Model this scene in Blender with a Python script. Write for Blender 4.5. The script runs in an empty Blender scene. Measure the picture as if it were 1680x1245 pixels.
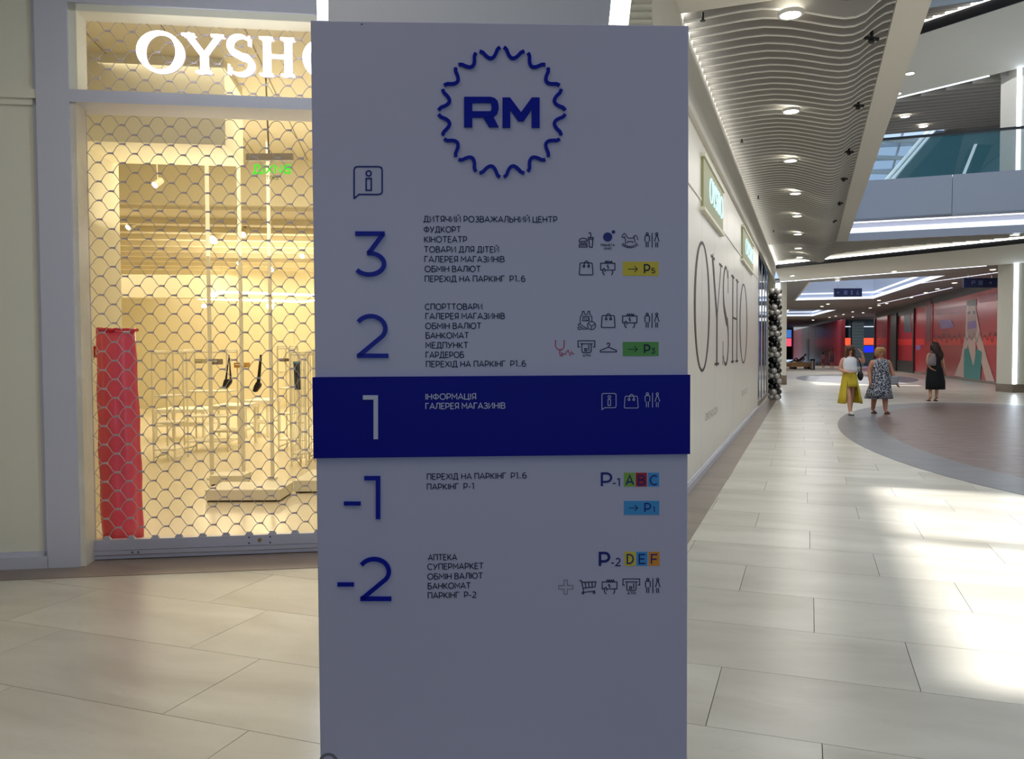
import bpy, bmesh, math, random
from mathutils import Vector, Matrix
from mathutils.geometry import tessellate_polygon
random.seed(7)
SC = bpy.context.scene
COL = SC.collection
# ------------------------------------------------------------------ camera
F = 1330.0; CH = 1.48
PITCH = math.atan(45.5/F); RHO = -0.005
cam_d = bpy.data.cameras.new('camera'); cam = bpy.data.objects.new('camera', cam_d); COL.objects.link(cam)
cam_d.sensor_width = 36.0; cam_d.lens = 36.0*F/1680.0; cam_d.clip_start = 0.05; cam_d.clip_end = 400
CM = Matrix.Rotation(math.pi/2-PITCH, 3, 'X') @ Matrix.Rotation(RHO, 3, 'Z')
cam.matrix_world = Matrix.Translation((0, 0, CH)) @ CM.to_4x4()
SC.camera = cam
# ------------------------------------------------------------------ world / exposure
SC.view_settings.view_transform = 'Standard'; SC.view_settings.look = 'None'
SC.view_settings.gamma = 1; SC.view_settings.use_curve_mapping = False
SC.view_settings.exposure = 0.3
SC.cycles.caustics_reflective = False; SC.cycles.caustics_refractive = False
world = bpy.data.worlds.new('sky'); SC.world = world; world.use_nodes = True
wb = world.node_tree.nodes['Background']; wb.inputs[0].default_value = (0.46, 0.64, 0.95, 1); wb.inputs[1].default_value = 1.0
# ------------------------------------------------------------------ frames
TH = math.radians(20.1)
DU = Vector((math.sin(TH), math.cos(TH), 0)); DV = Vector((math.cos(TH), -math.sin(TH), 0))
def W(u, v, z=0.0): return DU*u + DV*v + Vector((0, 0, z))
def UV(p): return p.dot(DU), p.dot(DV)
CO = Vector((0, 0, CH))
def ray(px, py): return CM @ Vector(((px-840)/F, (622.5-py)/F, -1.0))
def onplane(px, py, p0, n):
    r = ray(px, py); return CO + r*((Vector(p0)-CO).dot(n)/r.dot(n))
def atz(px, py, z): return onplane(px, py, (0, 0, z), Vector((0, 0, 1)))
def floor_at(px, py): return atz(px, py, 0)
def aty(px, py, y): return onplane(px, py, (0, y, 0), Vector((0, 1, 0)))
def atv(px, py, v): return onplane(px, py, DV*v, DV)
# sun and big lights
SUN_SHIFT = (3.0, 1.15)          # how far along / across the hall the sun ray travels over 12 m of height
sd = bpy.data.lights.new('sun', 'SUN'); sun = bpy.data.objects.new('sun', sd); COL.objects.link(sun)
sd.energy = 4.6; sd.angle = math.radians(1.5); sd.color = (1.0, 0.98, 0.93)
sdir = -(W(SUN_SHIFT[0], SUN_SHIFT[1], 12.0)); sun.rotation_euler = sdir.to_track_quat('-Z', 'Y').to_euler()
def area(name, loc, sx, sy, power, color, direction=(0, 0, -1), rot=None, spread=180):
    d = bpy.data.lights.new(name, 'AREA'); d.shape = 'RECTANGLE'; d.size = sx; d.size_y = sy; d.energy = power; d.color = color
    d.spread = math.radians(spread)
    o = bpy.data.objects.new(name, d); COL.objects.link(o)
    q = Vector(direction).to_track_quat('-Z', 'Y')
    if rot is not None: q = q @ Matrix.Rotation(rot, 3, 'Z').to_quaternion()
    o.rotation_euler = q.to_euler(); o.location = loc
    return o
area('skylight_glow', W(13, 4.6, 12.2), 5.5, 18, 620, (0.80, 0.92, 1.0), rot=TH)
area('hall_ceiling_light', W(1.0, -2.4, 4.42), 3.0, 4.0, 44, (1.0, 0.93, 0.78))
area('hall_ceiling_light', W(0.0, 4.5, 4.42), 5.0, 4.0, 34, (0.85, 0.92, 1.0))
for uu, pw in ((9, 23), (13.5, 30), (18.5, 36), (25, 48), (40, 60)):
    area('gallery_ceiling_light', W(uu, -0.1, 4.18), 1.2, 4.5, pw, (1.0, 0.97, 0.90), rot=-TH)
area('gallery_ceiling_light', W(34, 3.0, 4.28), 3.0, 3.0, 60, (1.0, 0.98, 0.94), rot=-TH)
area('gallery_ceiling_light', W(57, 2.0, 4.28), 4.0, 8.0, 160, (1.0, 0.98, 0.94), rot=-TH)
area('gallery_ceiling_light', W(77, 1.0, 4.28), 6.0, 8.0, 160, (1.0, 0.98, 0.94), rot=-TH)
area('opening_glow', W(44.5, 1.6, 9.8), 3.0, 10.0, 350, (0.85, 0.93, 1.0), rot=-TH)
area('upper_gallery_light', W(30, 6.0, 10.7), 6.0, 8.0, 130, (0.95, 0.97, 1.0), rot=-TH)

# ------------------------------------------------------------------ materials
def lin(c):
    c = c/255.0
    return c/12.92 if c <= 0.04045 else ((c+0.055)/1.055)**2.4
MATS = {}
def mat(name, rgb, rough=0.6, metal=0.0, emit=0.0, noise=0.0, nscale=8.0, spec=0.5, alpha=1.0, bump=0.0, trans=0.0, bscale=None, stretch=None, coat=0.0):
    if name in MATS: return MATS[name]
    m = bpy.data.materials.new(name); m.use_nodes = True; nt = m.node_tree; b = nt.nodes['Principled BSDF']
    c = (lin(rgb[0]), lin(rgb[1]), lin(rgb[2]), 1)
    b.inputs['Base Color'].default_value = c; b.inputs['Roughness'].default_value = rough; b.inputs['Metallic'].default_value = metal
    b.inputs['Specular IOR Level'].default_value = spec
    if coat: b.inputs['Coat Weight'].default_value = coat; b.inputs['Coat Roughness'].default_value = 0.1
    if trans: b.inputs['Transmission Weight'].default_value = trans
    if alpha < 1: b.inputs['Alpha'].default_value = alpha
    if emit:
        b.inputs['Emission Color'].default_value = c; b.inputs['Emission Strength'].default_value = emit
    if noise or bump:
        g = nt.nodes.new('ShaderNodeNewGeometry'); mp = nt.nodes.new('ShaderNodeMapping'); n = nt.nodes.new('ShaderNodeTexNoise')
        nt.links.new(g.outputs['Position'], mp.inputs['Vector']); nt.links.new(mp.outputs[0], n.inputs['Vector'])
        if stretch: mp.inputs['Scale'].default_value = stretch
        n.inputs['Scale'].default_value = nscale; n.inputs['Detail'].default_value = 5
        if noise:
            mx = nt.nodes.new('ShaderNodeMix'); mx.data_type = 'RGBA'
            mx.inputs[6].default_value = tuple(max(0, x*(1-noise)) for x in c[:3])+(1,)
            mx.inputs[7].default_value = tuple(min(1, x*(1+noise)) for x in c[:3])+(1,)
            nt.links.new(n.outputs['Fac'], mx.inputs[0]); nt.links.new(mx.outputs[2], b.inputs['Base Color'])
        if bump:
            bp = nt.nodes.new('ShaderNodeBump'); bp.inputs['Strength'].default_value = bump; bp.inputs['Distance'].default_value = 0.01
            nt.links.new(n.outputs['Fac'], bp.inputs['Height']); nt.links.new(bp.outputs[0], b.inputs['Normal'])
    MATS[name] = m; return m
def marble_mat(name, light, dark, veins, vscale, rough=0.28, rand=0.05):
    """stone tile: cloudy base, soft veins running along the tile, tone differing from tile to tile"""
    m = bpy.data.materials.new(name); m.use_nodes = True; nt = m.node_tree; b = nt.nodes['Principled BSDF']; N = nt.nodes.new; L = nt.links.new
    g = N('ShaderNodeNewGeometry'); mp = N('ShaderNodeMapping'); mp.vector_type = 'TEXTURE'; mp.inputs['Rotation'].default_value = (0, 0, -TH); mp.inputs['Scale'].default_value = (2.2, 0.8, 1)
    L(g.outputs['Position'], mp.inputs['Vector'])
    oi = N('ShaderNodeObjectInfo'); ad = N('ShaderNodeVectorMath'); ad.operation = 'MULTIPLY_ADD'
    cx = N('ShaderNodeCombineXYZ'); L(oi.outputs['Random'], cx.inputs[2]); L(cx.outputs[0], ad.inputs[0]); ad.inputs[1].default_value = (0, 0, 9); L(mp.outputs[0], ad.inputs[2])
    n1 = N('ShaderNodeTexNoise'); n1.inputs['Scale'].default_value = vscale; n1.inputs['Detail'].default_value = 7; n1.inputs['Distortion'].default_value = 0.6; L(ad.outputs[0], n1.inputs['Vector'])
    n2 = N('ShaderNodeTexNoise'); n2.inputs['Scale'].default_value = vscale*2.2; n2.inputs['Detail'].default_value = 8; n2.inputs['Distortion'].default_value = 1.5; L(ad.outputs[0], n2.inputs['Vector'])
    r1 = N('ShaderNodeValToRGB'); e = r1.color_ramp.elements
    e[0].position = 0.3; e[0].color = tuple(lin(x) for x in dark)+(1,); e[1].position = 0.7; e[1].color = tuple(lin(x) for x in light)+(1,)
    L(n1.outputs['Fac'], r1.inputs[0])
    r2 = N('ShaderNodeValToRGB'); e = r2.color_ramp.elements; e[0].position = 0.485; e[0].color = (0, 0, 0, 1); e[1].position = 0.5; e[1].color = (1, 1, 1, 1); x = e.new(0.515); x.color = (0, 0, 0, 1)
    L(n2.outputs['Fac'], r2.inputs[0])
    ml = N('ShaderNodeMath'); ml.operation = 'MULTIPLY'; ml.inputs[1].default_value = 0.10; L(r2.outputs[0], ml.inputs[0])
    mx = N('ShaderNodeMix'); mx.data_type = 'RGBA'; L(ml.outputs[0], mx.inputs[0]); L(r1.outputs[0], mx.inputs[6]); mx.inputs[7].default_value = tuple(lin(x) for x in veins)+(1,)
    hs = N('ShaderNodeHueSaturation'); mr = N('ShaderNodeMapRange'); mr.inputs[3].default_value = 1-rand; mr.inputs[4].default_value = 1+rand
    L(oi.outputs['Random'], mr.inputs[0]); L(mr.outputs[0], hs.inputs['Value']); L(mx.outputs[2], hs.inputs['Color']); L(hs.outputs[0], b.inputs['Base Color'])
    b.inputs['Roughness'].default_value = rough
    MATS[name] = m; return m
def dots_mat(name, a, bcol, scale):
    m = bpy.data.materials.new(name); m.use_nodes = True; nt = m.node_tree; b = nt.nodes['Principled BSDF']; N = nt.nodes.new; L = nt.links.new
    tc = N('ShaderNodeTexCoord'); n = N('ShaderNodeTexNoise'); n.inputs['Scale'].default_value = scale; n.inputs['Detail'].default_value = 1; n.inputs['Distortion'].default_value = 1.2
    L(tc.outputs['Object'], n.inputs['Vector']); r = N('ShaderNodeValToRGB'); r.color_ramp.interpolation = 'CONSTANT'; e = r.color_ramp.elements
    e[0].position = 0; e[0].color = tuple(lin(x) for x in a)+(1,); e[1].position = 0.53; e[1].color = tuple(lin(x) for x in bcol)+(1,)
    L(n.outputs['Fac'], r.inputs[0]); L(r.outputs[0], b.inputs['Base Color']); b.inputs['Roughness'].default_value = 0.8
    MATS[name] = m; return m

M_tile = marble_mat('pale_marble', (222, 218, 207), (188, 182, 169), (165, 155, 140), 1.6)
M_band = marble_mat('brown_stone', (150, 134, 122), (122, 108, 98), (100, 88, 80), 2.5, rough=0.3)
M_ring = marble_mat('grey_stone', (132, 132, 138), (116, 116, 122), (98, 94, 98), 3.0, rough=0.35)
M_wood = marble_mat('brown_parquet', (140, 118, 112), (98, 80, 77), (72, 58, 56), 7.0, rough=0.35)
M_grout = mat('grout', (120, 112, 100), 0.9)
M_white = mat('white_paint', (225, 224, 218), 0.6, noise=0.02)
M_gyp = mat('gypsum', (222, 219, 210), 0.75, noise=0.02, nscale=2)
M_facade = mat('cream_panel', (238, 234, 214), 0.45, noise=0.02, nscale=1.5)
M_frame = mat('grey_frame', (204, 204, 216), 0.4)
M_hoard = mat('hoarding', (236, 232, 222), 0.35, noise=0.02, nscale=1.0)
M_marble_j = marble_mat('jamb_marble', (235, 228, 212), (215, 205, 188), (150, 140, 125), 3.0, rough=0.25)
M_wire = mat('galvanised_wire', (188, 176, 176), 0.45, metal=0.3)
M_link = mat('shutter_link', (184, 174, 184), 0.45, metal=0.3)
M_alu = mat('shutter_rail', (190, 190, 205), 0.35, metal=0.4)
M_dark = mat('dark_slot', (16, 16, 22), 0.5)
M_black = mat('black_plastic', (22, 22, 24), 0.35)
M_store = mat('store_wall', (236, 226, 192), 0.6, noise=0.02, nscale=2)
M_storef = mat('store_floor', (238, 228, 205), 0.18, noise=0.04, nscale=2)
M_storec = mat('store_ceiling', (236, 224, 190), 0.7)
M_storew = mat('store_white', (245, 238, 215), 0.4)
M_led = mat('led_cool', (225, 240, 255), emit=7.0)
M_ledw = mat('led_white', (250, 250, 245), emit=7.0)
M_ledsoft = mat('led_soft', (225, 232, 245), emit=.95)
M_lamp = mat('lamp_glow', (255, 252, 235), emit=14.0)
M_lampw = mat('lamp_warm', (255, 240, 200), emit=14.0)
M_sign = mat('sign_glow', (250, 252, 255), emit=3.5)
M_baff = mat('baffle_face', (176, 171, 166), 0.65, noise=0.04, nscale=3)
M_baff_lit = mat('baffle_edge_lit', (240, 238, 230), 0.5)  # paler edge colour stands for light bounced up from the floor
M_back = mat('ceiling_void', (150, 145, 138), 0.9)
M_fascia = mat('blue_glass_fascia', (186, 194, 212), 0.12, noise=0.02, nscale=1.0, coat=0.5)
M_glass = mat('balustrade_glass', (96, 160, 176), 0.03, alpha=0.32)
M_pyl = mat('pylon_white', (206, 206, 230), 0.32, noise=0.01, nscale=2)
M_navy = mat('acrylic_blue', (4, 26, 168), 0.3, spec=.25)
M_ink = mat('ink_navy', (10, 14, 62), 0.5)
M_ink2 = mat('ink_blue', (8, 24, 128), 0.4)
M_bwhite = mat('print_white', (205, 212, 235), 0.5)
M_red = mat('print_red', (190, 28, 40), 0.5)
M_yel = mat('print_yellow', (236, 216, 64), 0.5)
M_grn = mat('print_green', (96, 172, 84), 0.5)
M_lime = mat('print_lime', (140, 190, 70), 0.5)
M_cyan = mat('print_cyan', (70, 165, 235), 0.5)
M_oran = mat('print_orange', (246, 160, 50), 0.5)
M_grey = mat('print_grey', (130, 132, 140), 0.5)
M_chrome = mat('chrome', (200, 200, 205), 0.12, metal=1.0)
M_mirror = mat('dark_mirror_glass', (26, 28, 29), 0.05, metal=0.35)
M_mured = mat('mural_red', (196, 40, 54), 0.22, noise=0.08, nscale=0.5)
M_skin = mat('skin', (214, 160, 134), 0.55)
M_skin2 = mat('skin_tan', (196, 138, 112), 0.55)

# ------------------------------------------------------------------ mesh helpers
class MB:
    def __init__(s): s.v = []; s.f = []; s.mi = []; s.cur = 0
    def add(s, vs, fs):
        n = len(s.v); s.v += [tuple(x) for x in vs]; s.f += [tuple(i+n for i in f) for f in fs]; s.mi += [s.cur]*len(fs); return s
    def box(s, c, sx, sy, sz, ax=None):
        """box centred at c, axes ax (3 unit vectors)"""
        X, Y, Z = ax or (Vector((1, 0, 0)), Vector((0, 1, 0)), Vector((0, 0, 1))); c = Vector(c)
        vs = [c+X*(i*sx/2)+Y*(j*sy/2)+Z*(k*sz/2) for i in (-1, 1) for j in (-1, 1) for k in (-1, 1)]
        return s.add(vs, [(0, 1, 3, 2), (4, 6, 7, 5), (0, 4, 5, 1), (2, 3, 7, 6), (0, 2, 6, 4), (1, 5, 7, 3)])
    def prism(s, pts, ext):
        """closed polygon pts extruded by vector ext"""
        n = len(pts); ext = Vector(ext); a = [Vector(p) for p in pts]; b = [p+ext for p in a]
        tris = tessellate_polygon([a])
        s.add(a+b, [tuple(t) for t in tris]+[tuple(i+n for i in reversed(t)) for t in tris]+[(i, (i+1) % n, (i+1) % n+n, i+n) for i in range(n)])
        return s
    def holed(s, outer, holes, ext):
        loops = [[Vector(p) for p in outer]]+[[Vector(p) for p in h] for h in holes]
        a = [p for l in loops for p in l]; n = len(a); ext = Vector(ext)
        tris = tessellate_polygon(loops); fs = [tuple(t) for t in tris]+[tuple(i+n for i in reversed(t)) for t in tris]
        k = 0
        for l in loops:
            m = len(l); fs += [(k+i, k+(i+1) % m, k+(i+1) % m+n, k+i+n) for i in range(m)]; k += m
        return s.add(a+[p+ext for p in a], fs)
    def tube(s, pts, r, n=8, cap=True):
        pts = [Vector(p) for p in pts]; rs = r if isinstance(r, (list, tuple)) else [r]*len(pts); base = len(s.v); vs = []; fs = []
        T0 = (pts[1]-pts[0]).normalized(); U = T0.orthogonal().normalized()
        for i, p in enumerate(pts):
            T = (pts[min(i+1, len(pts)-1)]-pts[max(i-1, 0)]).normalized(); U = (U-T*U.dot(T)).normalized(); V = T.cross(U)
            vs += [p+(U*math.cos(2*math.pi*k/n)+V*math.sin(2*math.pi*k/n))*rs[i] for k in range(n)]
        for i in range(len(pts)-1):
            for k in range(n): a = i*n+k; b = i*n+(k+1) % n; fs.append((a, b, b+n, a+n))
        if cap: fs += [tuple(range(n-1, -1, -1)), tuple(range((len(pts)-1)*n, len(pts)*n))]
        return s.add(vs, fs)
    def loft(s, rings, cap=(True, True)):
        n = len(rings[0]); vs = [p for r in rings for p in r]; fs = []
        for i in range(len(rings)-1):
            for k in range(n): a = i*n+k; b = i*n+(k+1) % n; fs.append((a, b, b+n, a+n))
        if cap[0]: fs.append(tuple(range(n-1, -1, -1)))
        if cap[1]: fs.append(tuple(range((len(rings)-1)*n, len(rings)*n)))
        return s.add(vs, fs)
    def disc(s, c, r, nrm, n=16, h=0.0):
        c = Vector(c); nrm = Vector(nrm).normalized(); U = nrm.orthogonal().normalized(); V = nrm.cross(U)
        pts = [c+(U*math.cos(2*math.pi*k/n)+V*math.sin(2*math.pi*k/n))*r for k in range(n)]
        if h: return s.prism(pts, nrm*h)
        return s.add(pts, [tuple(range(n))])
    def ball(s, c, rx, ry=None, rz=None, n=12, m=8):
        ry = ry or rx; rz = rz or rx; c = Vector(c); vs = [c+Vector((0, 0, -rz))]; fs = []
        for j in range(1, m):
            a = math.pi*j/m-math.pi/2
            vs += [c+Vector((rx*math.cos(a)*math.cos(2*math.pi*k/n), ry*math.cos(a)*math.sin(2*math.pi*k/n), rz*math.sin(a))) for k in range(n)]
        vs.append(c+Vector((0, 0, rz)))
        for k in range(n): fs.append((0, 1+(k+1) % n, 1+k))
        for j in range(m-2):
            for k in range(n): a = 1+j*n+k; b = 1+j*n+(k+1) % n; fs.append((a, b, b+n, a+n))
        t = len(vs)-1; q = 1+(m-2)*n
        for k in range(n): fs.append((q+k, q+(k+1) % n, t))
        return s.add(vs, fs)
    def build(s, name, m, parent=None, smooth=False, fix=True):
        me = bpy.data.meshes.new(name); org = Vector((0, 0, 0))
        me.from_pydata(s.v, [], s.f)
        for x in (m if isinstance(m, (list, tuple)) else [m]): me.materials.append(x)
        if isinstance(m, (list, tuple)): me.polygons.foreach_set('material_index', s.mi)
        if fix:
            bm = bmesh.new(); bm.from_mesh(me); bmesh.ops.recalc_face_normals(bm, faces=bm.faces); bm.to_mesh(me); bm.free()
        if smooth:
            me.polygons.foreach_set('use_smooth', [True]*len(me.polygons))
        me.update()
        o = bpy.data.objects.new(name, me); COL.objects.link(o)
        if parent is not None: o.parent = parent
        return o
def tag(o, label, cat, group=None, kind=None):
    o['label'] = label; o['category'] = cat
    if group: o['group'] = group
    if kind: o['kind'] = kind
    return o
def plab(o, label): o['label'] = label; return o
def struct(o, label=None, cat=None):
    o['kind'] = 'structure'
    if label: o['label'] = label
    if cat: o['category'] = cat
    return o
def empty(name, loc=(0, 0, 0), label=None, cat=None, group=None, kind=None, rz=0):
    o = bpy.data.objects.new(name, None); COL.objects.link(o); o.location = loc; o.rotation_euler = (0, 0, rz); o.empty_display_size = 0.1
    if label: o['label'] = label
    if cat: o['category'] = cat
    if group: o['group'] = group
    if kind: o['kind'] = kind
    return o
ZUP = Vector((0, 0, 1))
AXC = (DU, DV, ZUP)
def rebase(o, base):
    """move the origin of a top-level mesh to base"""
    base = Vector(base); o.data.transform(Matrix.Translation(-base)); o.location = base; return o
def under(root, *objs):
    """keep world-built meshes where they are under an Empty placed at its base"""
    for o in objs:
        if o.type == 'MESH' and o.get('_moved') is None:
            o.data.transform(Matrix.Translation(-root.location)); o.parent = root
def rbuild(mb, name, m, root, smooth=False):
    """build a part given in world coordinates under root (root unrotated)"""
    mb.v = [tuple(Vector(p)-root.location) for p in mb.v]; return mb.build(name, m, root, smooth)

# ------------------------------------------------------------------ stroke lettering
def arc(cx, cy, rx, ry, a0, a1, n=10):
    return [(cx+rx*math.cos(math.radians(a0+(a1-a0)*i/n)), cy+ry*math.sin(math.radians(a0+(a1-a0)*i/n))) for i in range(n+1)]
G = {}
def g(ch, w, *strokes): G[ch] = (w, strokes)
g('А', .80, [(0, 0), (.4, 1), (.8, 0)], [(.13, .3), (.67, .3)]); G['A'] = G['А']
g('Б', .66, [(.6, 1), (.05, 1), (.05, 0)]+[(.36, 0)]+arc(.38, .29, .26, .29, -90, 90)+[(.05, .58)])
g('В', .66, [(.05, .53), (.05, 1), (.33, 1)]+arc(.33, .765, .24, .235, 90, -90)+[(.05, .53), (.05, 0), (.36, 0)]+arc(.36, .265, .27, .265, -90, 90)+[(.2, .53)]); G['B'] = G['В']
g('Г', .56, [(.05, 0), (.05, 1), (.56, 1)])
g('Д', .84, [(.02, -.17), (.02, .02), (.82, .02), (.82, -.17)], [(.13, .02), (.24, .4), (.27, 1), (.68, 1), (.68, .02)])
g('Е', .58, [(.56, 1), (.05, 1), (.05, 0), (.58, 0)], [(.05, .51), (.5, .51)]); G['E'] = G['Е']
g('Ж', 1.1, [(.55, 0), (.55, 1)], [(.02, 1), (.4, .52), (0, 0)], [(1.08, 1), (.7, .52), (1.1, 0)], [(.4, .52), (.7, .52)])
g('З', .62, arc(.3, .75, .25, .25, 150, -90)+[(.2, .5)], [(.3, .5)]+arc(.3, .25, .3, .25, 90, -155))
g('И', .76, [(.05, 1), (.05, 0), (.7, 1), (.7, 0)])
g('Й', .76, [(.05, 1), (.05, 0), (.7, 1), (.7, 0)], arc(.375, 1.3, .14, .12, 200, 340, 5))
g('І', .12, [(.06, 0), (.06, 1)]); G['I'] = G['І']
g('К', .68, [(.05, 0), (.05, 1)], [(.62, 1), (.2, .48), (.68, 0)], [(.05, .48), (.2, .48)])
g('Л', .74, [(0, .03), (.1, .1), (.2, .5), (.22, 1), (.68, 1), (.68, 0)])
g('М', .86, [(.05, 0), (.05, 1), (.43, .36), (.81, 1), (.81, 0)]); G['M'] = G['М']
g('Н', .74, [(.05, 0), (.05, 1)], [(.69, 0), (.69, 1)], [(.05, .5), (.69, .5)]); G['H'] = G['Н']
g('О', .94, arc(.47, .5, .44, .5, 0, 360, 20)); G['O'] = G['О']
g('П', .72, [(.05, 0), (.05, 1), (.67, 1), (.67, 0)])
g('Р', .64, [(.05, 0), (.05, 1), (.33, 1)]+arc(.33, .67, .28, .33, 90, -90)+[(.05, .34)]); G['P'] = G['Р']
g('С', .80, arc(.46, .5, .44, .5, 50, 310, 16)); G['C'] = G['С']
g('Т', .70, [(0, 1), (.7, 1)], [(.35, 1), (.35, 0)]); G['T'] = G['Т']
g('У', .70, [(0, 1), (.36, .3)], [(.7, 1), (.36, .3), (.24, .04), (.06, .02)])
g('Ф', .92, [(.46, -.03), (.46, 1.03)], arc(.46, .5, .42, .35, 0, 360, 18))
g('Х', .72, [(0, 0), (.7, 1)], [(.02, 1), (.72, 0)]); G['X'] = G['Х']
g('Ц', .78, [(.05, 1), (.05, 0), (.78, 0), (.78, -.17)], [(.67, 1), (.67, 0)])
g('Ч', .68, [(.03, 1), (.03, .6)]+arc(.3, .6, .27, .22, 180, 270, 5)+[(.64, .42)], [(.64, 1), (.64, 0)])
g('Ь', .62, [(.05, 1), (.05, 0), (.33, 0)]+arc(.34, .29, .26, .29, -90, 90)+[(.05, .58)])
g('Ю', 1.12, [(.05, 0), (.05, 1)], [(.05, .5), (.28, .5)], arc(.69, .5, .41, .5, 0, 360, 20))
g('Я', .66, [(.6, 0), (.6, 1), (.32, 1)]+arc(.32, .67, .27, .33, 90, 270)+[(.6, .34)], [(.3, .34), (.04, 0)])
g('D', .76, [(.05, 0), (.05, 1), (.3, 1)]+arc(.3, .5, .43, .5, 90, -90, 12)+[(.05, 0)])
g('F', .56, [(.56, 1), (.05, 1), (.05, 0)], [(.05, .48), (.5, .48)])
g('R', .66, [(.05, 0), (.05, 1), (.33, 1)]+arc(.33, .67, .28, .33, 90, -90)+[(.05, .34)], [(.38, .34), (.64, 0)])
g('1', .34, [(0, 1), (.27, 1), (.27, 0)])
g('2', .66, arc(.31, .72, .27, .28, 150, -30, 10)+[(.5, .5), (.03, 0), (.66, 0)])
g('3', .66, [(.04, 1), (.58, 1), (.28, .56), (.3, .56)]+arc(.3, .28, .31, .28, 90, -150, 12))
g('5', .62, [(.56, 1), (.12, 1), (.08, .56), (.3, .57)]+arc(.3, .29, .29, .285, 85, -150, 12))
g('6', .64, [(.52, .96)]+arc(.36, .5, .33, .5, 65, 180, 8)+arc(.34, .3, .3, .3, 180, -180, 14))
g('0', .70, arc(.35, .5, .31, .5, 0, 360, 18))
g('.', .14, [(.05, 0), (.05, .17)])
g('-', .40, [(.03, .38), (.37, .38)])
g('$', .56, arc(.28, .7, .22, .2, 60, 270, 8)+arc(.28, .28, .22, .22, 90, -120, 8), [(.28, -.1), (.28, 1.1)])
def ribbon(mb, pts, w, o, X, Z, N, th=0.0, closed=False):
    """flat stroke of width w (number or list) in the plane (X, Z) at origin o, raised along N"""
    n = len(pts)
    if n < 2: return
    if not closed and (abs(pts[0][0]-pts[-1][0])+abs(pts[0][1]-pts[-1][1])) < 1e-6 and n > 3: closed = True
    if closed and (abs(pts[0][0]-pts[-1][0])+abs(pts[0][1]-pts[-1][1])) < 1e-6: pts = pts[:-1]; n -= 1
    ws = w if isinstance(w, (list, tuple)) else [w]*n
    Lp = []; Rp = []
    for i in range(n):
        a = pts[(i-1) % n] if (closed or i > 0) else None; b = pts[(i+1) % n] if (closed or i < n-1) else None; p = pts[i]
        d1 = Vector((p[0]-a[0], p[1]-a[1])) if a else None; d2 = Vector((b[0]-p[0], b[1]-p[1])) if b else None
        if d1 is None: d1 = d2
        if d2 is None: d2 = d1
        if d1.length < 1e-9: d1 = d2
        if d2.length < 1e-9: d2 = d1
        d1 = d1.normalized(); d2 = d2.normalized()
        n1 = Vector((-d1.y, d1.x)); n2 = Vector((-d2.y, d2.x)); m = n1+n2
        if m.length < 0.25: m = n1.copy(); k = 1
        else: m.normalize(); k = min(1/max(m.dot(n1), .3), 1.9)
        h = ws[i]/2*k; Lp.append((p[0]+m.x*h, p[1]+m.y*h)); Rp.append((p[0]-m.x*h, p[1]-m.y*h))
    def P(q, t): return o+X*q[0]+Z*q[1]+N*t
    cnt = n if closed else n-1
    top = [P(q, th) for q in Lp]+[P(q, th) for q in Rp]
    fs = [(i, (i+1) % n, n+(i+1) % n, n+i) for i in range(cnt)]
    mb.add(top, fs)
    if th > 0.0012:
        allv = top+[P(q, 0) for q in Lp]+[P(q, 0) for q in Rp]; f2 = []
        for i in range(cnt):
            j = (i+1) % n; f2 += [(i, i+2*n, j+2*n, j), (n+i, n+j, 3*n+j, 3*n+i)]
        if not closed: f2 += [(0, n, 3*n, 2*n), (n-1, 3*n-1, 4*n-1, 2*n-1)]
        mb.add(allv, f2)
def text_width(s, track=.16, space=.34):
    return sum((space if c == ' ' else G[c][0]+track) for c in s)-track
def text(mb, s, o, X, Z, N, cap, width=None, stroke=.155, th=.001, track=.16):
    """lettering: baseline origin o, cap height, optional fitted width"""
    tw = text_width(s, track); sx = (width/tw) if width else cap; x = 0.0
    for c in s:
        if c == ' ': x += .34; continue
        w, st = G[c]
        for p in st:
            ribbon(mb, [((x+a)*sx, b*cap) for a, b in p], stroke*cap, o, X, Z, N, th)
        x += w+track
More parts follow.
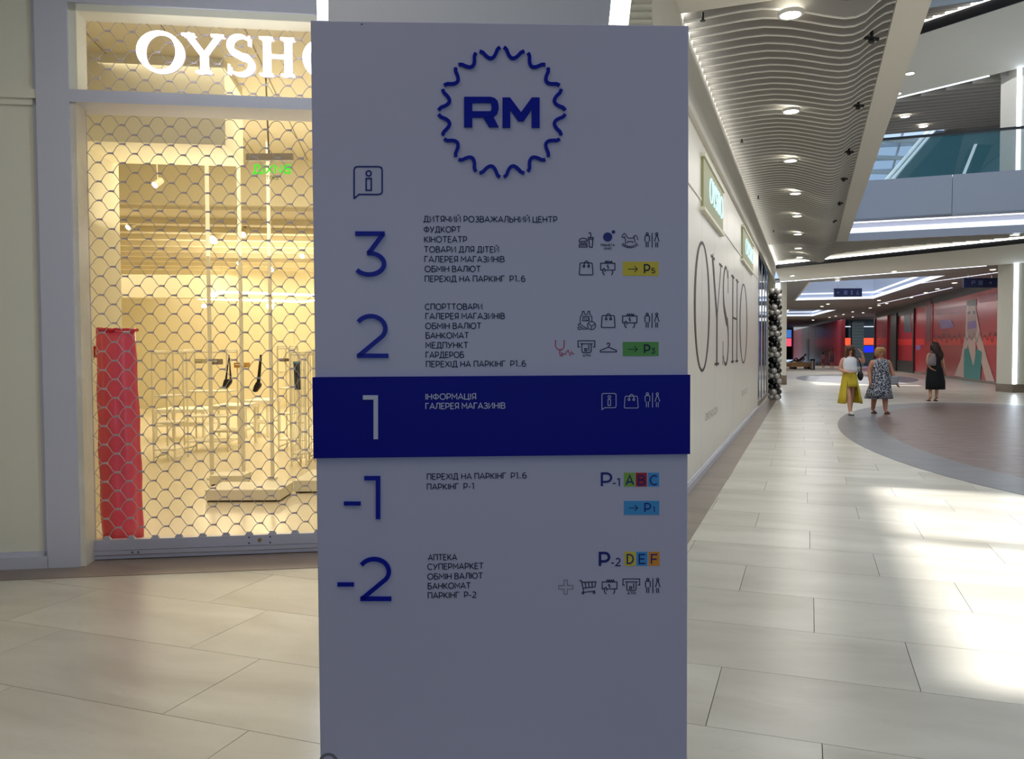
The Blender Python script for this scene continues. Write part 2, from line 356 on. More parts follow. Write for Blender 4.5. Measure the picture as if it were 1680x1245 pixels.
# serif capitals (wide roman letters)
def serif_word(word, mb, o, X, Z, N, cap, width, th, thin=1.0):
    """word in roman capitals; thin < 1 gives hairline letters"""
    t = .15*thin; h = .045*thin if thin == 1 else .022; wid = {'O': 1.0, 'Y': .86, 'S': .58, 'H': .82}; gap = .11
    kern = {'OY': .0, 'YS': .12, 'SH': .18, 'HO': .17}; wid['S'] = .53; wid['Y'] = .84
    tot = sum(wid[c] for c in word)+sum(kern.get(word[i:i+2], .1) for i in range(len(word)-1)); sx = width/tot; x = 0
    for ic, c in enumerate(word):
        w = wid[c]; gap = kern.get(word[ic:ic+2], .1)
        def R(pts, ws): ribbon(mb, [((x+a)*sx, b*cap) for a, b in pts], [q*cap for q in (ws if isinstance(ws, list) else [ws]*len(pts))], o, X, Z, N, th)
        if c == 'O':
            n = 32; outer = []; inner = []
            for i in range(n):
                a = 2*math.pi*i/n; outer.append((.5+.5*math.cos(a), .5+.53*math.sin(a)))
                inner.append((.5+(.5-t)*math.cos(a+.08), .5+(.53-h*1.1)*math.sin(a+.08)))
            def P(q, k): return o+X*((x+q[0])*sx)+Z*(q[1]*cap)+N*k
            vs = [P(q, th) for q in outer]+[P(q, th) for q in inner]+[P(q, 0) for q in outer]+[P(q, 0) for q in inner]
            fs = [(i, (i+1) % n, n+(i+1) % n, n+i) for i in range(n)]+[(i, 2*n+i, 2*n+(i+1) % n, (i+1) % n) for i in range(n)]+[(n+i, n+(i+1) % n, 3*n+(i+1) % n, 3*n+i) for i in range(n)]
            mb.add(vs, fs)
        if c == 'Y':
            R([(.1, .99), (.45, .45)], t); R([(.78, .99), (.45, .45)], h*1.4); R([(.45, .5), (.45, .0)], t*1.05)
            R([(-.02, .98), (.26, .98)], h); R([(.62, .98), (.9, .98)], h); R([(.28, .02), (.62, .02)], h)
        if c == 'S':
            pts = arc(.29, .76, .23, .25, 40, 180, 8)+arc(.30, .76, .24, .24, 200, 250, 3)+[(.34, .46)]+arc(.28, .25, .26, .25, 50, -140, 10)
            ws = [h*1.2 if i < 2 or i > len(pts)-3 else 0 for i in range(len(pts))]
            ws = [h+(t*1.05-h)*math.sin(math.pi*min(max((i-1)/(len(pts)-2), 0), 1))**1.6 for i in range(len(pts))]
            R(pts, ws); R([(.5, 1.0), (.5, .76)], h); R([(.05, .24), (.04, 0)], h)
        if c == 'H':
            R([(.17, 1), (.17, 0)], t); R([(.65, 1), (.65, 0)], t); R([(.17, .52), (.65, .52)], h)
            for q in (.17, .65): R([(q-.15, .98), (q+.15, .98)], h); R([(q-.15, .02), (q+.15, .02)], h)
        x += w+gap

# ================================================================== FLOOR
ROW = 0.635; TL = 1.27; U0 = 3.855-ROW*6
def project(p):
    q = CM.transposed() @ (Vector(p)-CO)
    if q.z > -0.1: return None
    return 840-q.x/q.z*F, 622.5+q.y/q.z*F
floor = MB().prism([(-60, -12, -.06), (60, -12, -.06), (60, 110, -.06), (-60, 110, -.06)], (0, 0, .045)).build('floor', M_grout)
struct(floor, 'pale marble tile floor of the shopping hall', 'floor')
tile_mesh = None; cand = []
far = MB()
for i in range(0, 70):
    u = U0+(i-4)*ROW
    off = (-0.372 - 0.43*(i-9)) % TL
    for j in range(-9, 12):
        v = j*TL+off
        c = W(u+ROW/2, v+TL/2)
        if c.y < -1.0: continue
        pr = project(c)
        vis = pr is not None and -800 < pr[0] < 2300 and pr[1] < 1700
        if not vis: continue
        cand.append((c.y, u, v))
cand.sort()
SE = Vector((math.cos(math.radians(7.9)), math.sin(math.radians(7.9)), 0)); SNn = Vector((-SE.y, SE.x, 0))
S0 = floor_at(151.4, 918.8)
def SF(s, d, z): return S0+SE*s+SNn*d+ZUP*z
def tile_ok(u, v):
    c = W(u+ROW/2, v+TL/2)
    if (c-S0).dot(SNn) > .9 and v+TL < -1.2: return False
    return True
cand = [c for c in cand if tile_ok(c[1], c[2])]
e = .0016
for k, (y, u, v) in enumerate(cand):
    if k < 290:
        if tile_mesh is None:
            mb = MB().box((0, 0, 0), ROW-2*e, TL-2*e, .014, AXC)
            t = mb.build('tile', M_tile, floor); tile_mesh = t.data
        else:
            t = bpy.data.objects.new('tile', tile_mesh); COL.objects.link(t); t.parent = floor
        t.location = W(u+ROW/2, v+TL/2, -.007)
    else:
        far.box(W(u+ROW/2, v+TL/2, -.007), ROW-2*e, TL-2*e, .014, AXC)
ft = far.build('distant_tiles', M_tile, floor); ft['kind'] = 'stuff'
MB().prism([W(40, -30, -.012), W(40, 40, -.012), W(105, 40, -.012), W(105, -30, -.012)], (0, 0, .010)).build('distant_paving', M_tile, floor)
# inlaid bands
VW = -1.19
corner_s = None
def seg_x(s): p = SF(s, -.5, 0); return p
# corner where storefront line meets hoarding line
def meet(d, v):
    # SF(s,d) . DV = v
    p = SF(0, d, 0); s = (v-p.dot(DV))/SE.dot(DV); return s
band = MB()
sA = meet(-.47, -.86); sB = meet(0, VW)
band.prism([SF(-6, -.47, .0005), SF(sA, -.47, .0005), W(31, -.90, .0005), W(31, VW, .0005), SF(sB, .0, .0005), SF(-6, 0.0, .0005)], (0, 0, .003))
o = band.build('stone_band', M_band, floor); plab(o, 'dark brown stone band along the shopfronts')
def ell(cu, cv, a, b, n=64, z=0): return [W(cu+a*math.cos(2*math.pi*i/n), cv+b*math.sin(2*math.pi*i/n), z) for i in range(n)]
o = MB().holed(ell(16.7, 3.84, 8.6, 3.3, z=.0005), [ell(16.7, 3.88, 7.5, 2.6, z=.0005)], (0, 0, .003)).build('stone_ring', M_ring, floor); plab(o, 'grey stone ring around the brown oval')
o = MB().prism(ell(16.7, 3.88, 7.5, 2.6, z=.0005), (0, 0, .003)).build('parquet_oval', M_wood, floor); plab(o, 'brown parquet oval inlaid in the floor')
c2 = floor_at(1402, 620.5); cu, cv = UV(c2)
o = MB().prism(ell(cu, cv, 7.5, 2.9, z=.0005), (0, 0, .003)).build('stone_oval', M_ring, floor); plab(o, 'far grey oval in the floor beyond the walkers')
# ================================================================== STOREFRONT (left)
HC = 4.5
wall_l = empty('wall_left', SF(0, 0, 0), kind='structure'); wall_l['label'] = 'cream panelled shopfront wall with grey mouldings at the left'
AXS = (SE, SNn, ZUP)
def sbox(mb, s0, s1, d0, d1, z0, z1): return mb.box(SF((s0+s1)/2, (d0+d1)/2, (z0+z1)/2), s1-s0, d1-d0, z1-z0, AXS)
FD = -.2      # facade plane
def sfx(px, py, d): # storefront coordinates of a pixel at depth d
    p = onplane(px, py, SF(0, d, 0), SNn); q = p-S0; return q.dot(SE), p.z
sJ = sfx(131, 930, FD)[0]              # right edge of the post
sL = sfx(84, 600, FD)[0]
zT0 = sfx(300, 178-5, FD)[1]; zT1 = sfx(300, 153, FD)[1]; zTop = sfx(300, 12, FD)[1]
SR = meet(0, VW)-.02                    # right end (corner)
rbuild(sbox(MB(), -7, sL+.02, FD+.05, .02, 0, HC), 'wall_panel', M_facade, wall_l)
rbuild(sbox(MB(), sJ-.21, sJ, FD, .12, 0, HC), 'post', M_frame, wall_l)
rbuild(sbox(sbox(MB(), sL-.06, sJ-.205, FD+.012, FD+.06, 0, HC), sL-.09, sL-.06, FD+.03, FD+.06, 0, HC), 'post_moulding', M_frame, wall_l)
zr = sfx(40, 152, FD)[1]
rbuild(sbox(sbox(MB(), -7, sL-.05, FD+.01, FD+.06, zr-.03, zr+.03), -7, sL-.05, FD+.03, FD+.06, zr-.07, zr-.03), 'rail_moulding', M_facade, wall_l)
rbuild(sbox(sbox(MB(), -7, sL-.05, FD, FD+.06, 0, .085), -7, sL-.05, FD+.03, FD+.06, .085, .115), 'skirting', M_frame, wall_l)
rbuild(sbox(MB(), sJ, sJ+.035, FD+.02, .0, 0, 3.2), 'jamb', M_marble_j, wall_l)
rbuild(sbox(MB(), sJ, SR, FD, .1, zT0, zT1), 'transom', M_frame, wall_l)
rbuild(sbox(MB(), sJ, SR, FD, .1, zTop, HC), 'lintel', M_frame, wall_l)
rbuild(sbox(sbox(MB(), sJ, SR, FD+.02, .0, zTop-.05, zTop), sJ, sJ+.05, FD+.02, 0, zT1, zTop), 'transom_frame', M_facade, wall_l)
sRp = 2.35
rbuild(sbox(MB(), sRp, SR, FD, .1, 0, HC), 'corner_pier', M_facade, wall_l)
# ---------------- roller shutters
WIRE_P = .1645; ROWH = .0668
def shutter(name, z0, z1, label, rail):
    s_a = sfx(150, 600, 0)[0]-.01; s_b = sRp
    root = empty(name, SF(s_a, 0, z0), label, 'shutter')
    # one row of wire (shared mesh), local coordinates from the left end
    def row(shift, w1=None):
        mb = MB(); n = int((s_b-s_a)/WIRE_P)+2; pts = []
        for k in range(n):
            for t, h in ((0, 0), (.10, 0), (.17, .22), (.25, .6), (.33, .86), (.42, .985), (.5, 1.0), (.58, .985), (.67, .86), (.75, .6), (.83, .22), (.90, 0)):
                x = (k+t-.5+shift)*WIRE_P
                if 0 <= x <= s_b-s_a: pts.append(SE*(x)+ZUP*(h*ROWH*.93))
        mb.tube(pts, .0026, 5); return mb
    nr = int((z1-z0-(.14 if rail else 0))/ROWH); base = z0+(.155 if rail else 0)
    meshes = [None, None]; links = MB()
    for r in range(nr+1):
        z = base+r*ROWH
        if z+ROWH > z1+.04: break
        k = r % 2
        if meshes[k] is None:
            o = row(.5*k).build('wire', M_wire, root, True); meshes[k] = o.data
        else:
            o = bpy.data.objects.new('wire', meshes[k]); COL.objects.link(o); o.parent = root
        o.location = (0, 0, z-z0)
        for q in range(int((s_b-s_a)/WIRE_P)+2):
            x = (q-.45+.5*k)*WIRE_P
            if .01 < x < s_b-s_a-.01: links.box(SE*x+ZUP*(z-z0-.001), .034, .012, .011, AXS)
    links.build('wire_links', M_link, root)['kind'] = 'stuff'
    w = s_b-s_a
    mb = MB(); mb.box(SE*.0+ZUP*((z1-z0)/2), .014, .03, z1-z0, AXS)
    mb.build('guide_channel', mat('guide_rust', (60, 44, 36), .6), root)
    if rail:
        mb = MB(); mb.box(SE*(w/2)+ZUP*.10, w, .05, .075, AXS); mb.box(SE*(w/2)+ZUP*.045, w, .06, .03, AXS); mb.box(SE*(w/2)+ZUP*.012, w, .045, .024, AXS)
        br = mb.build('bottom_rail', M_alu, root)
        cl = None
        for q in range(int(w/WIRE_P)+2):
            x = (q-.45)*WIRE_P
            if x < .01 or x > w: continue
            if cl is None: o = MB().prism([SE*-.03+SNn*-.01, SE*.03+SNn*-.01, SE*.012+ZUP*.0225+SNn*-.01, SE*-.012+ZUP*.0225+SNn*-.01], SNn*.02).build('rail_clamp', M_alu, root); cl = o.data
            else: o = bpy.data.objects.new('rail_clamp', cl); COL.objects.link(o); o.parent = root
            o.location = SE*x+ZUP*.1375
        s1, _ = sfx(427, 889, 0); x = s1-s_a
        mb = MB(); mb.disc(SE*x+ZUP*.10-SNn*.025, .014, -SNn, 16, .006); plab(mb.build('lock', mat('brass', (150, 130, 70), .3, .8), root), 'round brass lock')
        rv = None
        for c in [SE*(x+dx)+ZUP*dz-SNn*.025 for dx in (-.075, .075) for dz in (.08, .122)]+[SE*(dx+.15)+ZUP*.045-SNn*.03 for dx in (.12, .16)]:
            if rv is None: o = MB().disc((0, 0, 0), .006, -SNn, 8, .004).build('rivet', M_black, root); rv = o.data
            else: o = bpy.data.objects.new('rivet', rv); COL.objects.link(o); o.parent = root
            o.location = c
    return root
shutter('roller_grille', .008, zT0, 'scalloped wire roller grille closing the shop entrance below the beam', True)
shutter('roller_grille', zT1+.01, zTop-.02, 'shorter wire grille in the transom behind the glowing shop name', False)
# ---------------- shop name letters
xo, zo = sfx(226, 117, FD-.02); x4, _ = sfx(485, 122, FD-.02)
wO = x4-xo
root = empty('shop_sign', SF(xo, FD-.02, zo), 'glowing white letters OYSHO over the grille, half hidden by the pylon', 'sign')
tot = 4.66; shown = 3.49; W5 = wO*(tot/shown)
_, zt = sfx(262, 52, FD-.02); cap = (zt-zo)*.95
x = 0
mb = MB(); serif_word('OYSHO', mb, Vector((0, 0, .004)), SE, ZUP, -SNn, cap, W5, .028)
mb.build('letters', M_sign, root)
mb = MB(); serif_word('OYSHO', mb, Vector((.012, .012, -.006)), SE, ZUP, -SNn, cap, W5, .008); plab(mb.build('letter_backs', M_wire, root), 'grey metal backs of the letters')
# ================================================================== SHOP INTERIOR
SD = 16.5
shop = empty('wall_shop', SF(0, 0, 0), kind='structure'); shop['label'] = 'warm cream walls and ceiling inside the closed shop'
def sB2(name, m, s0, s1, d0, d1, z0, z1, root=shop):
    e0 = min(s1, meet(d0, VW-.32)); e1 = min(s1, meet(d1, VW-.32))
    return rbuild(MB().prism([SF(s0, d0, z0), SF(e0, d0, z0), SF(e1, d1, z0), SF(s0, d1, z0)], ZUP*(z1-z0)), name, m, root)
sB2('shop_floor', M_storef, -9, 7.0, .02, SD, -.002, .012)
sB2('side_wall', M_store, -.55, -.42, .03, 1.95, 0, 4.1)
sB2('side_wall', M_store, -.55, sJ-.2, .03, .1, 0, 4.1)
sB2('side_wall', M_store, -9, -.42, 1.95, 2.05, 0, 4.1)
sB2('side_wall', M_store, -9, -8.8, 2.05, SD, 0, 4.1)
sB2('back_wall', M_store, -9, 7, SD, SD+.2, 0, 4.1)
sB2('front_ceiling', M_storec, -9, 5, .15, 4.75, 3.98, 4.1)
sB2('ceiling_step', M_store, -9, 7, 4.75, 4.9, 3.38, 4.1)
sB2('rear_ceiling', M_storec, -9, 7, 4.9, SD, 3.34, 3.42)
sB2('bulkhead', M_store, -.42, .75, 1.1, 1.9, 3.25, 3.98)
sB2('bulkhead', M_store, -9, 7, 12.5, 12.9, 2.7, 3.34)
for k in range(9):
    sB2('ceiling_beam', M_storec, -9, 7, 5.6+k*.8, 5.68+k*.8, 3.26, 3.34)
for k in range(7):
    sB2('ceiling_seam', mat('seam', (170, 155, 120), .8), -.2+k*.62, -.192+k*.62, .2, 4.7, 3.974, 3.98)
rbuild(MB().box(W(15.2, VW-.25, 1.9), 15.5, .1, 3.8, AXC), 'side_wall', M_store, shop)
def sarea(s, d, z, a, b, p, c=(1.0, .91, .73)):
    pos = SF(s, d, z); area('shop_light', pos, a, b, p, c, rot=-math.radians(7.9))
sarea(1.0, 2.3, 3.9, 2.6, 3.0, 38); sarea(0, 7.5, 3.2, 6, 3.5, 66); sarea(-1, 11, 3.2, 8, 2.6, 75); sarea(0, 15.2, 3.2, 8, 2, 52)
for s_, d_, p_ in ((1.0, 2.4, 24), (0, 8, 34), (-1, 14, 34)): area('shop_ceiling_fill', SF(s_, d_, 2.6), 2.4, 2.4, p_, (1.0, .91, .72), direction=(0, 0, 1))  # unseen upward fill lamps, added to brighten the shop ceiling
# things in the shop, placed by depth
def at(px, py, y): return aty(px, py, y)
# pink wrapped roll
pb = floor_at(201, 884); yb = pb.y; kx = yb/F
hgt = aty(205, 540, yb).z; hw = 30*kx
root = empty('wrapped_roll', (pb.x, yb, .014), 'upright red plastic-wrapped roll just inside the grille at the left', 'roll')
mb = MB(); rings = []
for j in range(15):
    t = j/14; z = t*(hgt-.02); ring = []
    for k in range(40):
        a = 2*math.pi*k/40; fold = 1+.05*math.sin(7*a+2.2*t)+.035*math.sin(11*a-3*t+1)+(.03*math.sin(23*t+3*a))
        lean = -.012*t
        ring.append(Vector((hw*(1.06-.06*t)*math.cos(a)*fold+lean, .11*math.sin(a)*fold, z+(.02*math.sin(2*a) if j == 14 else 0))))
    rings.append(ring)
mb.loft(rings); M_pink = mat('red_film', (240, 84, 110), .22, coat=.4, noise=.12, nscale=6)
mb.build('roll', M_pink, root, True)
mb = MB(); mb.tube([Vector((hw*1.0*math.cos(2*math.pi*k/24), .112*math.sin(2*math.pi*k/24), hgt-.02+.01*math.sin(3*k))) for k in range(25)], .012, 6); mb.build('top_hem', mat('red_hem', (215, 40, 70), .3), root, True)
# red fire sign
p = SF(sJ+.065, .9, 1.5)
fs = aty(162, 577, 7.0)
root = empty('fire_sign', fs, 'small red square fire-hose sign on the shop side wall behind the red roll', 'sign')
MB().box((0, 0, 0), .085, .01, .10).build('plate', mat('fire_red', (190, 40, 36), .4), root)
mb = MB(); mb.box((-.0, -.008, .02), .045, .004, .006); mb.box((0, -.008, -.02), .045, .004, .006); mb.box((-.02, -.008, 0), .006, .004, .045); mb.box((.02, -.008, 0), .006, .004, .045); mb.box((0, -.008, 0), .02, .004, .012)
mb.build('symbol', M_storew, root)
# exit sign
yE = 7.3; p = aty(443, 258, yE); k = yE/F
root = empty('exit_sign', p, 'hanging green exit sign seen from behind, lettering mirrored', 'sign')
MB().box((0, 0, 0), 76*k, .04, 11*k).build('housing', mat('exit_grey', (150, 138, 118), .5), root)
MB().tube([(-.01, 0, 5*k), (-.028, 0, 3.98-p.z)], .008, 8).build('rod', mat('rod', (105, 92, 62), .5), root)
mb = MB(); mb.prism([(-32*k, .0, -6*k), (36*k, .0, -6*k), (36*k, .0, -34*k), (-32*k, .0, -34*k)], (0, .004, 0)); mb.build('plate', mat('clear_plate', (235, 235, 210), .1, alpha=.08), root)
mb = MB(); text(mb, 'ВИХІД', Vector((33*k, -.004, -26*k)), Vector((-1, 0, 0)), ZUP, Vector((0, -1, 0)), 13*k, 60*k, .2); plab(mb.build('lettering', mat('exit_green', (60, 220, 40), .5, emit=.5), root), 'green mirrored word')
mb = MB(); text(mb, 'EXIT', Vector((13*k, -.004, -36*k)), Vector((-1, 0, 0)), ZUP, Vector((0, -1, 0)), 6*k, 20*k, .16); mb.build('small_lettering', mat('exit_olive', (120, 150, 50), .5), root)
# spotlights
spots = [(153.5, 357, 1), (210, 373, 1), (254, 303.5, 1), (398.5, 385, 1.3), (349.5, 393.5, 2.2), (379.5, 453, 1.4), (445, 442, 1.3), (460, 452, 1.2), (495.5, 420, 1.1), (392, 432, .9), (480, 472.5, .9), (388.6, 489, .9), (443, 503, 2.0), (334.8, 502, 1.1), (479, 482, 1), (243, 476, 1), (278, 457, 1), (313, 476, 1)]
M_lampb = mat('lamp_body', (225, 214, 180), .4)
def spot_lamp(pos, ceil, dirv, sc, label, group, mbody, mglow, name='spotlight'):
    root = empty(name, pos, label, 'lamp', group); d = Vector(dirv).normalized()
    MB().tube([-d*.13*sc, d*.0], .042*sc, 12).build('lamp_body', mbody, root, False)
    MB().disc(d*.002, .036*sc, d, 14, .004).build('lens', mglow, root)
    if ceil-pos.z > .02: MB().tube([-d*.06*sc, Vector((0, 0, ceil-pos.z))], .008, 6).build('stem', mbody, root)
    return root
pos_words = ['near the red roll', 'above the red roll', 'under the ceiling drop', 'below the exit sign', 'flaring below the exit sign']
ORD = ['first', 'second', 'third', 'fourth', 'fifth', 'sixth', 'seventh', 'eighth', 'ninth', 'tenth', 'eleventh', 'twelfth', 'thirteenth', 'fourteenth', 'fifteenth', 'sixteenth', 'seventeenth', 'eighteenth', 'nineteenth']
spots.sort()
for i, (px, py, sc) in enumerate(spots):
    y = min(max(1.72*F/(577-py), 7.2), 20.5); p = aty(px, py, y)
    c = 3.98 if y < 10.6 else 3.34
    random.seed(i); rx = random.uniform(-.8, .8)
    s_ = (p-S0).dot(SE)
    spot_lamp(p, c, (rx*.7, -.75, -.6), sc*.62*y/11+.35, {349.5: 'cream ceiling spotlight with the big glare left of the exit sign', 443: 'cream ceiling spotlight with the big glare under the exit sign'}.get(px, ORD[i]+' cream spotlight from the left on the shop ceiling behind the grille'), 'ceiling spotlights inside the shop', M_lampb, M_lampw)
# light ring pendant
root = empty('light_ring', aty(430, 486, 17.5), 'thin glowing rectangular light line hanging at the back of the shop', 'lamp')
pts = [aty(355, 498, 20.0), aty(332, 491, 19.0), aty(364, 479, 16.4)]
ringp = [aty(326, 490, 19.6), aty(364, 479, 16.6), aty(560, 486, 16.6), aty(500, 495, 20.0)]
zz = sum(p.z for p in ringp)/4
mb = MB()
for a, b in ((0, 1), (1, 2), (2, 3), (3, 0)): mb.tube([ringp[a], ringp[b]], .022, 6)
rbuild(mb, 'tube_light', M_lampw, root)
for q in (0, 1, 2, 3): rbuild(MB().tube([ringp[q], Vector((ringp[q].x, ringp[q].y, 3.34))], .004, 4), 'suspension_wire', M_lampb, root)
# display furniture (white)
def plinth(px0, px1, pyb, h, dep, label, name='display_plinth', grp=None):
    a = floor_at(px0, pyb); y = a.y; b = aty(px1, pyb, y)
    root = empty(name, ((a.x+b.x)/2, y+dep/2, .014), label, 'plinth', grp); w = b.x-a.x
    MB().box((0, 0, h/2+.008), w, dep, h-.016).build('body', M_storew, root)
    MB().box((0, 0, .004), w-.03, dep-.03, .008).build('shadow_gap', mat('gap', (90, 70, 40), .8), root)
    MB().box((0, 0, h+.005), w+.01, dep+.01, .01).build('top', M_storew, root)
    return root
plinth(337, 459, 826, .11, .5, 'low white display plinth nearest the grille')
plinth(344, 398, 799, .10, .3, 'narrower low white plinth just behind the nearest one')
plinth(482, 552, 811, .12, .8, 'white plinth at the right edge of the shop entrance')
def table(px0, px1, pyt, y, label):
    a = aty(px0, pyt, y); b = aty(px1, pyt, y); w = b.x-a.x; root = empty('display_table', ((a.x+b.x)/2, y+.4, .014), label, 'table')
    H = a.z-.014; MB().box((0, 0, H-.03), w, .8, .06).build('table_top', M_storew, root)
    for sx in (-1, 1):
        for sy in (-1, 1): MB().box((sx*(w/2-.03), sy*.36, (H-.06)/2), .04, .04, H-.06).build('leg', M_storew, root)
    MB().box((0, 0, .25), w-.08, .72, .03).build('shelf', M_storew, root)
table(342, 396, 666, 12.5, 'white display table at the middle of the shop')
table(398, 440, 657, 14.0, 'white display table behind the hanging bags')
table(250, 335, 672, 13.5, 'long white display table behind the red roll')
def rack(px0, px1, pyt, y, label, shelves=3, cage=False):
    a = aty(px0, pyt, y); b = aty(px1, pyt, y); w = b.x-a.x; H = a.z-.014; root = empty('clothes_rack', ((a.x+b.x)/2, y, .014), label, 'rack')
    mb = MB()
    for sx in (-1, 1):
        mb.tube([(sx*w/2, 0, 0), (sx*w/2, 0, H)], .014, 6); mb.tube([(sx*w/2, .45, 0), (sx*w/2, .45, H)], .014, 6)
        mb.tube([(sx*w/2, 0, H), (sx*w/2, .45, H)], .012, 6); mb.tube([(sx*w/2, 0, .05), (sx*w/2, .45, .05)], .012, 6)
    mb.build('frame', M_storew, root)
    mb = MB(); mb.tube([(-w/2, 0, H-.03), (w/2, 0, H-.03)], .013, 6); mb.tube([(-w/2, .45, H-.03), (w/2, .45, H-.03)], .013, 6); mb.build('hanging_rail', M_storew, root)
    for k in range(shelves):
        MB().box((0, .225, .15+k*(H-.4)/max(shelves, 1)), w, .42, .018).build('shelf', M_storew, root)
    if cage:
        mb = MB()
        for k in range(9): mb.tube([(-w/2+w*k/8, 0, .1), (-w/2+w*k/8, 0, H)], .006, 4)
        for k in range(7): mb.tube([(-w/2, 0, .1+(H-.1)*k/6), (w/2, 0, .1+(H-.1)*k/6)], .006, 4)
        mb.build('grid', M_storew, root)
    return root
rack(249, 284, 576, 11.0, 'white clothes rack beside the red roll')
rack(300, 372, 574, 12.0, 'long white clothes rack with grey boxes behind it')
rack(455, 475, 568, 12.2, 'narrow white rack left of the grid stand')
rack(476, 500, 578, 10.5, 'white wire grid stand holding dark trousers', 1, True)
rack(505, 535, 576, 11.0, 'white wire grid stand at the pylon edge', 1, True)
for px in (344, 396, 444):
    a = aty(px, 560, 9.4); root = empty('shop_post', (a.x, 9.4, .014), ('slim white post from floor to ceiling, ' + {344: 'left of the hanging bags', 396: 'between the two hanging bags', 444: 'right of the hanging bags'}[px]), 'post', None)
    MB().box((0, 0, 1.96), .035, .035, 3.9).build('shaft', M_storew, root); MB().box((0, 0, .01), .09, .09, .02).build('foot', M_storew, root)
for i, (px, w) in enumerate(((305, 46), (366, 40), (415, 42), (462, 40))):
    a = aty(px, 534+3, 18.5); b = floor_at(px, 664)
    root = empty('wall_cabinet', (a.x, 22.0, .014), ['cream wall cabinet behind the red roll side of the shop', 'cream wall cabinet behind the first hanging bag', 'cream wall cabinet behind the second hanging bag', 'cream wall cabinet behind the dark trousers'][i], 'cabinet')
    a = aty(px, 540, 22.0); root.location.x = a.x; ww = w*22/F; MB().box((0, .15, 1.05), ww, .3, 2.1).build('body', M_storew, root)
    for q in (-1, 1): MB().box((q*ww/4, -.008, 1.05), ww/2-.02, .016, 2.0).build('door', M_store, root)
    MB().box((0, -.03, .98), ww*.7, .03, .03).build('shelf', M_storew, root)
# bags
M_bag = mat('bag_black', (34, 24, 26), .45)
def bag(pts, strap, y, label):
    c = aty(pts[0][0], pts[0][1], y); root = empty('shoulder_bag', c, label, 'bag', None)
    mb = MB(); q = [aty(a, b, y)-c for a, b in pts]; mb.prism(q, (0, .07, 0)); o = mb.build('body', M_bag, root)
    bev = o.modifiers.new('b', 'BEVEL'); bev.width = .012; bev.segments = 2
    mb = MB()
    for s in strap: mb.tube([aty(a, b, y)-c+Vector((0, .03, 0)) for a, b in s], .011, 6)
    mb.build('strap', M_bag, root)
    mb = MB(); mb.prism([aty(a, b, y)-c+Vector((0, -.008, 0)) for a, b in (((pts[0][0]*.92+pts[2][0]*.08), (pts[0][1]*.92+pts[2][1]*.08)), ((pts[1][0]*.95+pts[3][0]*.05), (pts[1][1]*.95+pts[3][1]*.05)), ((pts[1][0]+pts[2][0])/2-.5, (pts[1][1]+pts[2][1])/2), ((pts[0][0]+pts[-1][0])/2+.8, (pts[0][1]+pts[-1][1])/2))], (0, .01, 0)); mb.build('flap', M_bag, root)
bag([(367.5, 622), (378.5, 622), (378, 628), (371, 637.5), (363, 637)], [[(369, 623), (374.5, 583), (377, 622)]], 8.8, 'black shoulder bag on a long strap hanging at the left of the pair')
bag([(420, 626), (427, 629), (426.5, 634), (419, 644), (413.5, 642), (416, 633)], [[(421, 628), (426.5, 582)], [(424, 628), (427, 582)]], 8.6, 'slanted black shoulder bag on a long strap hanging at the right of the pair')
# boxes / pictures on racks
def sbx(px0, py0, px1, py1, y, m, name, label, cat):
    a = aty(px0, py1, y); b = aty(px1, py0, y); root = empty(name, ((a.x+b.x)/2, y, a.z), label, cat); w = b.x-a.x; h = b.z-a.z
    MB().box((0, .1, h/2), w, .2, h).build('body', m, root); MB().box((0, -.003, h*.62), w*.8, .006, h*.2).build('front_band', M_storew, root)
sbx(343, 589, 358, 598, 12.3, mat('box_grey', (120, 108, 100), .6), 'storage_box', 'grey box on the rack left of the hanging bags', 'box')
sbx(384, 595, 403, 603, 12.3, mat('box_gold', (190, 140, 50), .5), 'storage_box', 'golden brown box on the rack between the hanging bags', 'box')
sbx(320, 589, 331, 596, 12.4, mat('box_pale', (170, 160, 130), .6), 'storage_box', 'pale box at the left end of the long rack', 'box')
sbx(458, 588, 468, 593, 12.3, mat('box_brown', (110, 88, 60), .6), 'storage_box', 'small brown box near the grid stand', 'box')
# trousers
c = aty(488, 596, 10.4); root = empty('trousers', c, 'folded blue-grey trousers hanging on the wire grid stand', 'clothing'); k = 10.4/F
M_jean = mat('denim', (70, 78, 92), .8, noise=.2, nscale=20)
for sx in (-1, 1):
    rr = []
    for j in range(7):
        t = j/6; rr.append([Vector(((sx*2.6+t*1.5)*k+(2.6-.5*t)*k*math.cos(a*math.pi/6), -.04+.03*math.sin(a*math.pi/6), -t*43*k)) for a in range(12)])
    MB().loft(rr).build('trouser_leg', M_jean, root, True)
MB().box((0, -.03, .006), 11*k, .05, 5*k).build('waistband', mat('denim_light', (120, 160, 175), .8), root)
